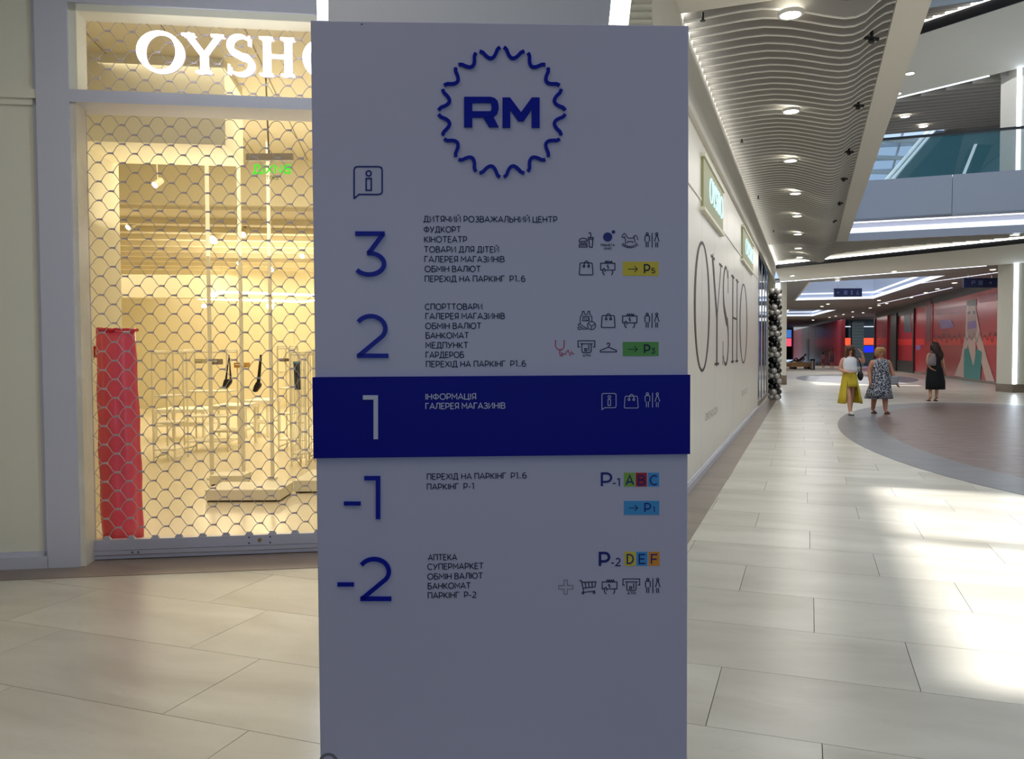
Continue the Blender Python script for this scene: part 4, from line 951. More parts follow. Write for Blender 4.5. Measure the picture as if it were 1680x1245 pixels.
# logo
cxL, cyL = 823.5, 184.5
for k in range(16):
    mb = MB(); pts = []
    for i in range(15):
        t = i/14; th_ = math.radians(22.5*k+1.7+(22.5-3.4)*t+90); ph = 2*math.pi*((22.5*k+1.7+(22.5-3.4)*t)/22.5)
        c_ = math.cos(ph); r = 97.5+8.5*(c_*abs(c_)**-.3 if abs(c_) > 1e-4 else 0); pts.append((cxL+r*math.cos(th_)*.985, cyL-r*math.sin(th_)*1.012))
    pstroke(mb, pts, 5.6, 0, .004); mb.build('logo_wave', M_navy, pyl)
mb = MB()
def ly(x, y): return (500+x*.375, y*.375)
def lp(mb, pts): 
    q = [P3(*ppt(*ly(a, b)), 0) for a, b in pts]; mb.prism(q, PN*.004)
# R
lp(mb, [(697, 425), (733, 425), (733, 558), (697, 558)]); lp(mb, [(733, 425), (815, 425), (815, 452), (733, 452)]); lp(mb, [(733, 488), (812, 488), (812, 516), (733, 516)])
a_ = arc(812, 470, 36, 46, 90, -90, 10); b_ = arc(812, 470, 6, 18, -90, 90, 8)
lp(mb, [(815, 425)]+[(x, 940-y) for x, y in a_]+[(x, 940-y) for x, y in b_]+[(815, 452)]) if False else lp(mb, [(812, 425), (830, 430), (843, 442), (848, 462), (848, 480), (842, 500), (830, 511), (812, 516), (812, 488), (815, 484), (817, 470), (815, 455), (812, 452)])
lp(mb, [(780, 514), (824, 510), (849, 558), (806, 558)])
mb.build('logo_letter', M_navy, pyl)
mb = MB(); lp(mb, [(865, 560), (865, 428), (898, 428), (946, 492), (993, 428), (1027, 428), (1027, 560), (992, 560), (992, 482), (958, 532), (934, 532), (899, 482), (899, 560)]); mb.build('logo_letter', M_navy, pyl)
# pictograms -------------------------------------------------------
def C6(x, y): return (880+x/4.448, 340+y/4.448)
def C7(x, y): return (510+x/2.667, 600+y/2.667)
def C8(x, y): return (510+x/2.667, 880+y/2.667)
def icon(strokes, tf, m, lab, w=1.5, h=.0004, fills=()):
    mb = MB()
    for st in strokes: pstroke(mb, [tf(*q) for q in st], w, h)
    for f in fills: mb.add([P3(*ppt(*tf(*q)), h+.0006) for q in f], [tuple(range(len(f)))])
    return plab(mb.build('pictogram', m, pyl, fix=False), lab)
def circ(cx, cy, rx, ry=None, a0=0, a1=360, n=14): ry = ry or rx; return [(cx+rx*math.cos(math.radians(a0+(a1-a0)*i/n)), cy+ry*math.sin(math.radians(a0+(a1-a0)*i/n))) for i in range(n+1)]
def sh(st, dx, dy, k=1.0): return [[(x*k+dx, y*k+dy) for x, y in s] for s in st]
# info bubble (local units, 100 wide)
INFO = [[(4, 8), (8, 2), (92, 2), (98, 8), (98, 90), (92, 96), (20, 96), (4, 110), (4, 8)], circ(52, 24, 9), [(42, 42), (62, 42), (62, 84), (42, 84), (42, 42)]]
INFO_B = [[(.0, 12), (3, 3), (12, 0), (88, 0), (97, 3), (100, 12), (100, 88), (97, 96), (88, 99), (18, 99), (2, 112), (0, 112), (0, 12)], circ(52, 24, 9), [(43, 42), (61, 42), (61, 84), (43, 84), (43, 42)]]
def unit(px, py, k): return lambda x, y: (px+x*k, py+y*k)
icon(INFO_B, unit(581, 273.5, .46), M_ink2, 'blue speech bubble with the letter i', 2.4, .0004)
BURG = [circ(342, 247, 31, 22, 180, 360, 10)+[(312, 250), (312, 247)], [(312, 258), (322, 268), (333, 258), (343, 268), (353, 258), (362, 268), (372, 258)], [(312, 276), (370, 276), (370, 290), (312, 290), (312, 276)],
        [(380, 220), (414, 220), (414, 232), (380, 232), (380, 220)], [(383, 232), (387, 291), (408, 291), (412, 232)], [(397, 220), (397, 192), (390, 186), (380, 186)]]
icon(BURG, C6, M_ink, 'burger and drink pictogram')
icon([], C6, M_ink2, 'two dots of the cinema emblem', fills=(circ(520, 217, 34), circ(562, 180, 13)))
ptext('ПЛАНЕТА', C6(469, 0)[0], C6(571, 0)[0], C6(0, 284)[1], 3.6, M_ink, 'text_line', .0004, .2); ptext('КІНО', C6(494, 0)[0], C6(548, 0)[0], C6(0, 309)[1], 3.6, M_ink, 'text_line', .0004, .2)
HORSE = [circ(683, 215, 85, 80, 45, 135, 10), circ(683, 200, 80, 85, 47, 133, 10), [(622, 214), (640, 190), (650, 196), (660, 215), (672, 226), (705, 224), (714, 208), (728, 206), (738, 222), (738, 240)], [(622, 214), (630, 222), (644, 216), (650, 240), (648, 268)], [(712, 214), (716, 240), (722, 262)], [(660, 262), (668, 250), (700, 250), (708, 262)]]
icon(HORSE, C6, M_ink, 'rocking horse pictogram', 1.3)
WC = [circ(808, 194, 8), [(792, 250), (792, 212), (798, 206), (818, 206), (825, 212), (825, 250)], [(801, 250), (801, 292)], [(815, 250), (815, 292)], [(844, 186), (844, 294)], circ(878, 194, 8), [(862, 250), (874, 208), (882, 208), (895, 250)], [(871, 255), (871, 292)], [(884, 255), (884, 292)]]
icon(WC, C6, M_ink, 'man and woman pictogram'); icon(sh(WC, 0, 586), C6, M_ink, 'man and woman pictogram')
BAG = [[(318, 412), (324, 406), (402, 406), (408, 412), (413, 488), (408, 493), (318, 493), (313, 488), (318, 412)], circ(365, 428, 18, 36, 180, 360, 10), circ(347, 431, 7), circ(381, 431, 7)]
icon(BAG, C6, M_ink, 'shopping bag pictogram'); icon(sh(BAG, 161, 384), C6, M_ink, 'shopping bag pictogram')
CASH = [[(487, 458), (469, 458), (469, 408), (573, 408), (573, 458), (500, 458)], [(500, 405), (505, 393), (512, 404), (518, 393), (526, 404), (533, 393), (541, 404), (548, 393), (554, 405)], [(497, 496), (484, 478), (486, 452), (494, 446), (500, 456), (500, 472)], [(556, 462), (556, 480), (546, 496)]]
icon(CASH, C6, M_ink, 'banknote in a hand pictogram'); icon(sh(CASH, 160, 385), C6, M_ink, 'banknote in a hand pictogram')
ptext('$', C6(513, 0)[0], C6(530, 0)[0], C6(0, 447)[1], 6, M_ink, 'text_line'); ptext('$', C6(673, 0)[0], C6(690, 0)[0], C6(0, 832)[1], 6, M_ink, 'text_line')
JERSEY = [[(336, 758), (348, 760), (350, 776), (362, 784), (374, 776), (376, 760), (388, 758), (390, 780), (405, 800), (404, 832)], [(336, 758), (334, 780), (320, 800), (320, 850)], [(341, 796), (383, 796), (385, 828), (339, 828), (341, 796)], circ(402, 863, 30), [(380, 848), (402, 868), (428, 852)], [(402, 868), (402, 890)], [(308, 852), (320, 850), (336, 866), (362, 880), (370, 888), (345, 890), (312, 868), (304, 858), (308, 852)], [(296, 878), (312, 878)], [(300, 890), (328, 890)]]
icon(JERSEY, C6, M_ink, 'sports jersey, shoe and ball pictogram', 1.3); ptext('10', C6(345, 0)[0], C6(380, 0)[0], C6(0, 824)[1], 4.6, M_ink, 'text_line')
STETH = [[(147, 972), (140, 972), (138, 1000), (142, 1022), (160, 1038), (185, 1040), (200, 1024), (204, 1000), (203, 974), (196, 972)], [(172, 1040), (170, 1070), (176, 1084), (190, 1084), (194, 1070), (186, 1062), (184, 1074)], [(194, 1072), (212, 1072), (222, 1052), (232, 1042), (246, 1082), (256, 1052), (264, 1070), (276, 1068)]]
icon(STETH, C6, M_red, 'red stethoscope and pulse line pictogram', 1.3)
ATM = [[(318, 1019), (304, 1019), (304, 974), (426, 974), (426, 1019), (412, 1019)], [(320, 996), (412, 996)], [(332, 996), (332, 1050), (340, 1060), (392, 1060), (400, 1050), (400, 996)], [(352, 1031), (367, 1031), (367, 1048), (352, 1048), (352, 1031)], [(382, 1004), (382, 1048)]]
icon(ATM, C6, M_ink, 'cash machine pictogram', 1.5); ptext('ATM', C6(338, 0)[0], C6(394, 0)[0], C6(0, 1090)[1], 3.8, M_ink, 'text_line', .0004, .2)
HANG = [[(516, 1004), (516, 994), (526, 990), (536, 996), (535, 1006), (526, 1012), (526, 1020), (466, 1044), (466, 1055), (584, 1055), (584, 1044), (526, 1020)]]
icon(HANG, C6, M_ink, 'clothes hanger pictogram')
def chip(x0, y0, x1, y1, m, lab):
    mb = MB(); mb.prism([P3(*ppt(a, b), 0) for a, b in ((x0, y0), (x1, y0), (x1, y1), (x0, y1))], PN*.0008); plab(mb.build('colour_chip', m, pyl), lab)
ARROW = [[(666, 451), (736, 451)], [(714, 428), (736, 451), (714, 474)]]
for dy, m, d, lab in ((0, M_yel, '5', 'yellow chip with arrow to parking 5'), (585, M_grn, '3', 'green chip with arrow to parking 3')):
    x0, y0 = C6(630, 397+dy); x1, y1 = C6(891, 500+dy); chip(x0, y0, x1, y1, m, lab); icon(sh(ARROW, 0, dy), C6, M_ink, 'thin right arrow', 1.1, .0009)
    ptext('P', C6(785, 0)[0], C6(828, 0)[0], C6(0, 480+dy)[1], 13.6, M_ink, 'text_line', .0009, .17); ptext(d, C6(838, 0)[0], C6(865, 0)[0], C6(0, 480+dy)[1], 8, M_ink, 'text_line', .0009, .17)
icon(INFO_B, lambda x, y: (986.5+x*.23, 645+y*.235), M_bwhite, 'white speech bubble with the letter i', 1.1, .0095)
icon(BAG, lambda x, y: (1023+(x-313)*.226, 649.5+(y-406)*.222), M_bwhite, 'white shopping bag pictogram', 1.1, .0095)
icon(WC, lambda x, y: (1057+(x-792)*.232, 644+(y-186)*.222), M_bwhite, 'white man and woman pictogram', 1.1, .0095)
# parking rows
ptext('P', 986, 1003.5, 797.5, 21, M_ink2, 'text_line', .0004, .17); ptext('-1', 1005, 1017, 797.5, 12, M_ink2, 'text_line', .0004, .17)
for x0, m, ch in ((1023.5, M_lime, 'A'), (1043, M_red, 'B'), (1063, M_cyan, 'C')):
    chip(x0, 775.3, x0+18.3, 798, m, 'colour chip of car park zone '+ch); ptext(ch, x0+3.5, x0+15.5, 795, 15, M_ink2, 'text_line', .0009, .15)
chip(1023.5, 821.5, 1081.5, 844.5, M_cyan, 'blue chip with arrow to parking 1'); icon([[(1031, 833), (1046, 833)], [(1041, 828), (1046, 833), (1041, 838)]], lambda x, y: (x, y), M_ink, 'thin right arrow', 1.1, .0009)
ptext('P', 1057, 1067.5, 839.5, 13.6, M_ink2, 'text_line', .0009, .16); ptext('1', 1071, 1074, 839.5, 8, M_ink2, 'text_line', .0009, .16)
ptext('P', 983, 1000, 928, 21, M_ink2, 'text_line', .0004, .2); ptext('-2', 1002.5, 1018, 928, 12, M_ink2, 'text_line', .0004, .17)
for x0, m, ch in ((1024.5, M_yel, 'D'), (1044, M_cyan, 'E'), (1064, M_oran, 'F')):
    chip(x0, 905, x0+18, 928, m, 'colour chip of car park zone '+ch); ptext(ch, x0+3.8, x0+14.5, 924, 14.5, M_ink2, 'text_line', .0009, .15)
icon([[(1108, 190), (1122, 190), (1122, 214), (1146, 214), (1146, 230), (1122, 230), (1122, 252), (1108, 252), (1108, 230), (1084, 230), (1084, 214), (1108, 214), (1108, 190)]], C8, M_grey, 'grey pharmacy cross', 1.2)
CART = [[(1174, 193), (1184, 193), (1194, 244), (1244, 238)], [(1186, 200), (1247, 198), (1243, 220), (1190, 226)], [(1200, 200), (1203, 224)], [(1215, 200), (1217, 222)], [(1230, 200), (1231, 221)], circ(1190, 247, 4), circ(1239, 245, 4)]
icon(CART, C8, M_ink, 'shopping cart pictogram')
icon(CASH, lambda x, y: (988+(x-469)*.232, 951+(y-393)*.228), M_ink, 'banknote in a hand pictogram'); ptext('$', 997.5, 1002, 963.5, 5.6, M_ink)
icon(ATM, lambda x, y: (1022+(x-304)*.224, 949.5+(y-974)*.222), M_ink, 'cash machine pictogram', 1.4); ptext('ATM', 1029.5, 1042.5, 975, 3.8, M_ink, 'text_line', .0004, .2)
icon(WC, lambda x, y: (1059+(x-792)*.232, 948.5+(y-186)*.226), M_ink, 'man and woman pictogram')
icon([circ(539, 1252, 14, 15, 180, 360, 14)], lambda x, y: (x, y), M_grey, 'worn grey round mark at the bottom edge', 5)
icon([circ(598-1, 39+1, .8)], lambda x, y: (x-3.5, y), M_ink, 'tiny dark screw near the top edge', 1.2)
# ================================================================== BALLOON PILLAR
bc = floor_at(1271, 656); bh = aty(1271, 474, bc.y).z
root = empty('balloon_pillar', (bc.x, bc.y, 0), 'tall pillar of black and silver balloons twisted in a spiral by the wall', 'balloon decoration')
MB().tube([(0, 0, 0), (0, 0, bh)], .015, 8).build('pole', M_chrome, root); MB().disc((0, 0, 0), .12, (0, 0, 1), 20, .02).build('base', M_chrome, root)
bm_ = {}
M_bb = mat('balloon_black', (14, 14, 16), .18, coat=.5); M_bs = mat('balloon_silver', (200, 196, 192), .3, metal=.25, coat=.3)
nb = 21; dz = (bh-.16)/(nb-1)
for r in range(nb):
    for k in range(4):
        m = 'b' if (k+r) % 4 < 2 else 's'
        if m not in bm_:
            o = MB().ball((0, 0, 0), .098, .098, .094, 14, 10); o = o.build('balloon', M_bb if m == 'b' else M_bs, root, True); bm_[m] = o.data
        else:
            o = bpy.data.objects.new('balloon', bm_[m]); COL.objects.link(o); o.parent = root
        a = math.radians(90*k+(45 if r % 2 else 0)+12-(0 if r % 2 else 0))
        o.location = (.105*math.cos(a), .105*math.sin(a), .09+r*dz)
        o['label'] = 'black balloon' if m == 'b' else 'silver balloon'
# ================================================================== RIGHT SIDE: mural wall
RA = floor_at(1635.5, 631); RB = floor_at(1470.5, 608.3); RD = (RB-RA).normalized(); RN = Vector((-RD.y, RD.x, 0))
RTOP = onplane(1635, 472, RA, RN).z
wall_r = empty('wall_right', RA, kind='structure'); wall_r['label'] = 'right gallery wall with the red fashion mural'
def rs(px, py=590): return (onplane(px, py, RA, RN)-RA).dot(RD)
def rbx(name, m, s0, s1, z0, z1, d0=-.2, d1=0.0):
    return rbuild(MB().box(RA+RD*((s0+s1)/2)+RN*((d0+d1)/2)+ZUP*((z0+z1)/2), abs(s1-s0), abs(d1-d0), z1-z0, (RD, RN, ZUP)), name, m, wall_r)
sE = rs(1435)
rbx('bulkhead', mat('far_bulkhead', (96, 92, 92), .5), -40, sE, RTOP, 4.45)
rbx('wall_panel', M_facade, -40, rs(1680)-.1, 0, RTOP)
rbx('mural_panel', M_mured, rs(1690), rs(1530), .12, RTOP); rbx('mural_panel', M_mured, rs(1530)+.02, rs(1518), .12, RTOP, -.2, .03); rbx('mural_panel', M_mured, rs(1518)+.02, rs(1500.5), .12, RTOP)
rbx('mural_panel', M_mured, rs(1499), rs(1471.5), .75, RTOP-.25, -.2, -.06); rbx('plinth', M_black, rs(1499), rs(1471.5), 0, .75, -.2, .02); rbx('dark_head', mat('head_dark', (50, 54, 56), .3), rs(1499), rs(1471.5), RTOP-.25, RTOP, -.2, 0)
rbx('door_recess', mat('recess', (74, 82, 82), .4), rs(1470.5), rs(1455.5), 0, RTOP, -.25, -.15); rbx('mural_panel', M_mured, rs(1455), rs(1436.5), .1, RTOP)
rbx('skirting', M_band, rs(1690), rs(1500.5), 0, .12, -.2, .03)
for px in (1435.5, 1470.8, 1499.8): rbx('black_post', M_black, rs(px+.9), rs(px-.9), 0, RTOP, -.1, .08)
def decal(pts, m, name='mural_print_and_reflection', h=.012, panel=None):
    q = [onplane(a, b, RA+RN*h, RN) for a, b in pts]
    return rbuild(MB().prism(q, RN*.004), name, m, wall_r)
M_arm = mat('print_skin', (232, 196, 184), .3); M_teal = mat('print_teal', (6, 150, 148), .3); M_hair = mat('print_hair', (78, 62, 60), .3); M_refl = mat('screen_reflection', (250, 44, 40), .25); M_face = mat('print_face', (196, 158, 150), .3); M_vio = mat('print_violet', (150, 110, 180), .3); M_pinkp = mat('print_pink', (176, 80, 96), .3)
plab(decal([(1503, 556), (1517, 555), (1517, 566), (1503, 566)], M_refl, h=.008), 'bright red stripe, painted reflection of a glowing screen'); decal([(1531, 556), (1636, 551), (1636, 566), (1531, 566)], M_refl, h=.008); decal([(1473, 556), (1497, 556), (1497, 566), (1473, 566)], M_refl, h=-.05); decal([(1438, 555), (1454, 555), (1454, 566), (1438, 566)], M_refl, h=.004)  # stripes paint a screen's glow reflected in the wall, not part of the artwork
decal([(1540, 526), (1560, 524), (1566, 536), (1545, 540)], M_vio, h=.010); decal([(1503, 566), (1511, 566), (1510, 574), (1503, 574)], M_vio, h=.010)
decal([(1532, 508), (1588, 500), (1588, 512), (1532, 517)], M_pinkp, h=.009); decal([(1606, 486), (1636, 480), (1636, 492), (1606, 497)], M_pinkp, h=.009)
plab(decal([(1586, 500), (1584, 545), (1576, 590), (1566, 616), (1581, 619), (1586, 580), (1591, 540), (1593, 505)], M_arm), 'pale raised arm'); plab(decal([(1600, 500), (1608, 545), (1620, 590), (1633, 629), (1618, 627), (1609, 590), (1601, 560), (1598, 520)], M_arm), 'pale raised arm')
decal([(1586, 494), (1602, 490), (1602, 502), (1586, 502)], M_hair); plab(decal([(1588, 503), (1601, 503), (1603, 540), (1598, 556), (1590, 556), (1586, 540)], M_face, h=.014), 'printed face'); decal([(1588, 528), (1601, 526), (1602, 538), (1588, 540)], M_vio, h=.018); decal([(1586, 548), (1602, 548), (1600, 566), (1588, 566)], M_arm, h=.013)
decal([(1587, 512), (1592, 510), (1592, 515), (1588, 516)], M_hair, h=.018); decal([(1596, 510), (1600, 510), (1600, 515), (1596, 515)], M_hair, h=.018)
plab(decal([(1582, 573), (1589, 570), (1597, 602), (1602, 572), (1611, 577), (1608, 627), (1581, 622)], M_teal, h=.016), 'teal dress print')
decal([(1588, 566), (1601, 566), (1600, 590), (1597, 600), (1592, 590)], M_arm, h=.014)
decal([(1520, 470+25), (1528, 492), (1527, 560), (1519, 560)], mat('print_dkred', (120, 26, 40), .3), h=.036)
decal([(1483, 508), (1494, 506), (1495, 545), (1484, 545)], mat('print_slate', (70, 84, 100), .3), h=-.05)
mb = MB(); q = []
for i in range(27): q.append((1528+i*4.15, (547 if i % 2 else 559)-(i*.05)+(4*(i % 3 == 0))))
for a, b in zip(q[:-1], q[1:]):
    A = onplane(a[0], a[1], RA+RN*.02, RN); B = onplane(b[0], b[1], RA+RN*.02, RN); d = (B-A); n = RN.cross(d.normalized())*.025; mb.add([A-n, B-n, B+n, A+n], [(0, 1, 2, 3)])
plab(rbuild(mb, 'mural_print_and_reflection', mat('print_maroon', (90, 20, 36), .3), wall_r), 'dark zigzag scribble')
# far end shopfronts
we = empty('wall_end', (30, 78, 0), kind='structure'); we['label'] = 'far end shopfronts with glowing screens'
def fx(name, m, px0, px1, py0, py1, y=78, th=.3, dy=0):
    a = aty(px0, py1, y+dy); b = aty(px1, py0, y+dy); return rbuild(MB().box(((a.x+b.x)/2, y+dy+th/2, (a.z+b.z)/2), b.x-a.x, th, b.z-a.z), name, m, we)
M_scro = mat('screen_orange', (255, 84, 50), emit=1.1); M_scrb = mat('screen_blue', (24, 40, 230), emit=.9); M_scrp = mat('screen_pink', (240, 90, 120), emit=.9); M_scrs = mat('screen_sky', (70, 120, 200), emit=.8)
fx('dark_glazing', mat('far_dark_glass', (36, 50, 50), .1), 1382, 1450, 524, 604)
fx('screen', M_scro, 1385, 1397.5, 554.5, 566, 78, .05, -.2); fx('screen', M_scro, 1417.5, 1434, 554.5, 565.5, 78, .05, -.2); fx('screen', M_scrb, 1417.5, 1434, 567.5, 578, 78, .05, -.2)
fx('light_line', M_ledsoft, 1383, 1398, 535, 536.5, 78, .05, -.2); fx('light_line', M_ledsoft, 1417, 1436, 535, 536.5, 78, .05, -.2)
for k in range(14):
    a = 529+k*5.1; fx('shutter_slat', mat('slat_teal', (120, 142, 142), .4), 1397.8, 1417.3, a, a+4.6, 76, .1)
fx('pillar', mat('slat_back', (70, 84, 86), .5), 1398, 1417, 526, 602, 76.1, .4)
fx('far_wall', M_facade, 1240, 1302, 530, 590, 98); fx('dark_glazing', mat('far_dark_glass', (36, 50, 50), .1), 1286, 1299.5, 540, 590, 97.5, .2); fx('screen', M_scrs, 1290, 1298.5, 541, 554, 97, .1); fx('screen', M_scrp, 1290, 1298.5, 555, 568, 97, .1)
fx('end_wall', M_facade, 1200, 1500, 505, 590, 112)
LA = floor_at(1300, 592); LB = floor_at(1383.5, 601.5); LD = (LB-LA).normalized(); LN = Vector((LD.y, -LD.x, 0))
hz = onplane(1383, 524, LA, LN).z
hw_ = empty('wall_hoarding', LA, kind='structure'); hw_['label'] = 'dull red hoarding across the far end'
M_dull = mat('hoarding_red', (168, 58, 72), .3, noise=.12, nscale=.5)
N_ = 7; Ltot = (LB-LA).length
for i in range(N_):
    a = LA+LD*(Ltot*i/N_+.03); b = LA+LD*(Ltot*(i+1)/N_-.03); rbuild(MB().box((a+b)/2+ZUP*(hz/2), (b-a).length, .15, hz, (LD, LN, ZUP)), 'panel', M_dull, hw_)
o = rbuild(MB().box(LA+LD*(Ltot*.42)+LN*.1+ZUP*1.5, 2.2, .03, 2.6, (LD, LN, ZUP)), 'faded_print', mat('faded_green', (120, 98, 96), .4), hw_)
rbuild(MB().box(LB+LN*.05+ZUP*(hz/2), .5, .3, hz, (LD, LN, ZUP)), 'end_post', mat('deep_red', (120, 24, 40), .4), hw_)
wl2 = empty('wall_far_left', W(31, -3, 0), kind='structure'); wl2['label'] = 'far left gallery wall beyond the balloons'
rbuild(hbox(MB(), 31, 108, -3.4, -3.2, 0, 4.5), 'wall_panel', M_facade, wl2); rbuild(hbox(MB(), 30.8, 31, -3.4, -1.2, 0, 4.5), 'wall_panel', M_facade, wl2)
# hanging signs
def hsign(px0, px1, py0, py1, y, label, glyphs):
    a = aty(px0, py1, y); b = aty(px1, py0, y); root = empty('hanging_sign', ((a.x+b.x)/2, y, a.z), label, 'sign'); w = b.x-a.x; h = b.z-a.z
    MB().box((0, 0, h/2), w, .08, h).build('board', mat('sign_navy', (18, 34, 92), .4), root)
    for q in (-1, 1): MB().tube([(q*w*.35, 0, h), (q*w*.35, 0, 4.44-a.z)], .008, 6).build('hanger_rod', M_chrome, root)
    mb = MB(); o = Vector((-w/2, -.043, 0)); X = Vector((1, 0, 0)); N = Vector((0, -1, 0))
    for g_ in glyphs:
        for st in g_: ribbon(mb, [(p[0]*w, p[1]*h) for p in st], .018, o, X, ZUP, N, .001)
    mb.build('pictograms', mat('sign_pale', (130, 150, 215), .5), root)
def gbox(x): return [[(x, .3), (x+.1, .3), (x+.1, .7), (x, .7), (x, .3)], [(x, .5), (x+.1, .5)], [(x+.05, .3), (x+.05, .7)]]
def garr(x, s=1): return [[(x-.04*s, .5), (x+.04*s, .5)], [(x+.01*s, .62), (x+.04*s, .5), (x+.01*s, .38)]]
hsign(1368, 1413.7, 473, 487, 36, 'smaller navy hanging sign above the two walking women', [garr(.15, -1), gbox(.36), [[(.6, .7), (.66, .3), (.6, .3), (.66, .7), (.6, .7)]], [[(.8, .3), (.84, .7), (.88, .3), (.8, .3)]]])
hsign(1580, 1635.5, 456, 472, 29.8, 'larger navy hanging sign beside the wide column at the right', [[[(.24, .3), (.24, .7), (.33, .7), (.33, .5), (.24, .5)]], gbox(.45), garr(.78)])
# bench, bin
bb_ = floor_at(1313, 605.3); k = bb_.y/F
root = empty('wooden_bench', bb_, 'distant low rough wooden lounge bench at the left of the bin', 'bench')
mb = MB(); pts = [(-19, 3.6), (-19, 9), (-12, 11.5), (2, 11), (10, 9.5), (18, 8), (18, 4)]; mb.prism([Vector((a*k, -.6, b*k)) for a, b in pts], (0, 1.4, 0)); mb.build('seat', mat('bench_wood', (190, 150, 104), .6, noise=.2, nscale=3), root)
for dx in (-12, 12):
    MB().box((dx*k, 0, 1.9*k), 6*k, .9, 3.8*k).build('leg', M_black, root)
tb = floor_at(1333, 606); root = empty('litter_bin', tb, 'cylindrical steel litter bin with black top on the far floor', 'bin')
MB().tube([(0, 0, 0), (0, 0, .68)], .19, 20).build('body', mat('bin_steel', (150, 148, 145), .25, metal=.8), root); MB().tube([(0, 0, .68), (0, 0, .76)], .20, 20).build('lid_band', M_black, root); MB().tube([(0, 0, .76), (0, 0, .82), (0, 0, .85)], [.19, .15, .05], 20).build('lid', M_black, root); MB().disc((0, 0, 0), .2, (0, 0, 1), 20, .04).build('foot_ring', M_black, root)
# ================================================================== PEOPLE
def skin_body(name, J, E, m, root, sub=2):
    """one continuous skinned body: J = {joint: (x, y, z, radius)}, E = edges, pelvis first"""
    names = list(J); me = bpy.data.meshes.new(name); me.from_pydata([J[n][:3] for n in names], [(names.index(a), names.index(b)) for a, b in E], [])
    o = bpy.data.objects.new(name, me); COL.objects.link(o)
    md = o.modifiers.new('skin', 'SKIN'); md.branch_smoothing = .3; md.use_smooth_shade = True
    lay = me.skin_vertices[0].data if me.skin_vertices else None
    if lay is None:
        bm = bmesh.new(); bm.from_mesh(me); bm.verts.layers.skin.verify(); bm.to_mesh(me); bm.free(); lay = me.skin_vertices[0].data
    for i, n in enumerate(names):
        r = J[n][3]; lay[i].radius = r if isinstance(r, tuple) else (r, r); lay[i].use_root = (i == 0)
    s2 = o.modifiers.new('sub', 'SUBSURF'); s2.levels = sub; s2.render_levels = sub
    dg = bpy.context.evaluated_depsgraph_get(); ev = o.evaluated_get(dg); nm = bpy.data.meshes.new_from_object(ev)
    o.modifiers.clear(); o.data = nm; nm.materials.clear(); nm.materials.append(m)
    nm.polygons.foreach_set('use_smooth', [True]*len(nm.polygons)); o.parent = root
    return o
def hand(J, E, pre, wrist, palm, fy, curl=1.0, r=.011):
    """palm and five separate fingers hanging off joint `wrist`"""
    w = Vector(J[wrist][:3]); p = Vector(palm); d = (p-w).normalized(); s = Vector((0, 1, 0)) if abs(d.y) < .8 else Vector((1, 0, 0)); s = (s-d*s.dot(d)).normalized(); c = d.cross(s)
    J[pre+'palm'] = (*p, .026); E.append((wrist, pre+'palm'))
    for i, (off, ln) in enumerate(((-.03, .075), (-.01, .085), (.01, .08), (.03, .062))):
        a = p+s*off*.9+d*.035; b = a+d*ln*.5+c*.006*curl; t = b+d*ln*.4+c*.018*curl
        J[pre+f'f{i}a'] = (*a, r); J[pre+f'f{i}b'] = (*b, r*.85); J[pre+f'f{i}c'] = (*t, r*.7)
        E += [(pre+'palm', pre+f'f{i}a'), (pre+f'f{i}a', pre+f'f{i}b'), (pre+f'f{i}b', pre+f'f{i}c')]
    a = p-s*.045*1+d*-.005; b = a-s*.018+d*.032
    J[pre+'ta'] = (*a, r*1.1); J[pre+'tb'] = (*b, r*.8); E += [(pre+'palm', pre+'ta'), (pre+'ta', pre+'tb')]
def ring(cx, cy, z, rx, ry, n=28, fold=0.0, nf=7, ph=0.0, zf=None):
    r = []
    for k in range(n):
        a = 2*math.pi*k/n; f = 1+fold*math.sin(nf*a+ph); r.append(Vector((cx+rx*math.cos(a)*f, cy+ry*math.sin(a)*f, z if zf is None else zf(a))))
    return r
def shell(rings, name, m, root, cap=(False, False)):
    o = MB().loft(rings, cap).build(name, m, root, True, fix=False)
    if not cap[0] and not cap[1]:
        s = o.modifiers.new('cloth', 'SOLIDIFY'); s.thickness = .006; s.offset = 0
    return o
def head_parts(root, c, fy, hair_m, long=None, r=.1, glasses=False, lips=True):
    """eyes, nose, mouth and ears; hair cap (and fall when long)"""
    cx, cyy, cz = c; fw = fy
    mb = MB()
    for sx in (-1, 1): mb.ball((cx+sx*.033, cyy+fw*.086, cz+.005), .013, .008, .008, 8, 6)
    if not glasses: mb.build('eyes', M_black, root, True)
    mb = MB(); mb.ball((cx, cyy+fw*.098, cz-.022), .011, .016, .022, 8, 6); mb.build('nose', J_skin[0], root, True)
    mb = MB(); mb.ball((cx, cyy+fw*.088, cz-.062), .024, .008, .007, 10, 6); mb.build('mouth', mat('lips', (170, 80, 80), .5), root, True)
    mb = MB()
    for sx in (-1, 1): mb.ball((cx+sx*.084, cyy, cz-.01), .012, .02, .03, 8, 6)
    mb.build('ears', J_skin[0], root, True)
    if glasses:
        mb = MB()
        for sx in (-1, 1): mb.ball((cx+sx*.034, cyy+fw*.097, cz+.004), .03, .012, .024, 12, 8)
        mb.box((cx, cyy+fw*.1, cz+.008), .03, .006, .008); mb.box((cx-.08, cyy+fw*.05, cz+.008), .006, .1, .008); mb.box((cx+.08, cyy+fw*.05, cz+.008), .006, .1, .008)
        mb.build('sunglasses', M_black, root, True)
J_skin = [M_skin]
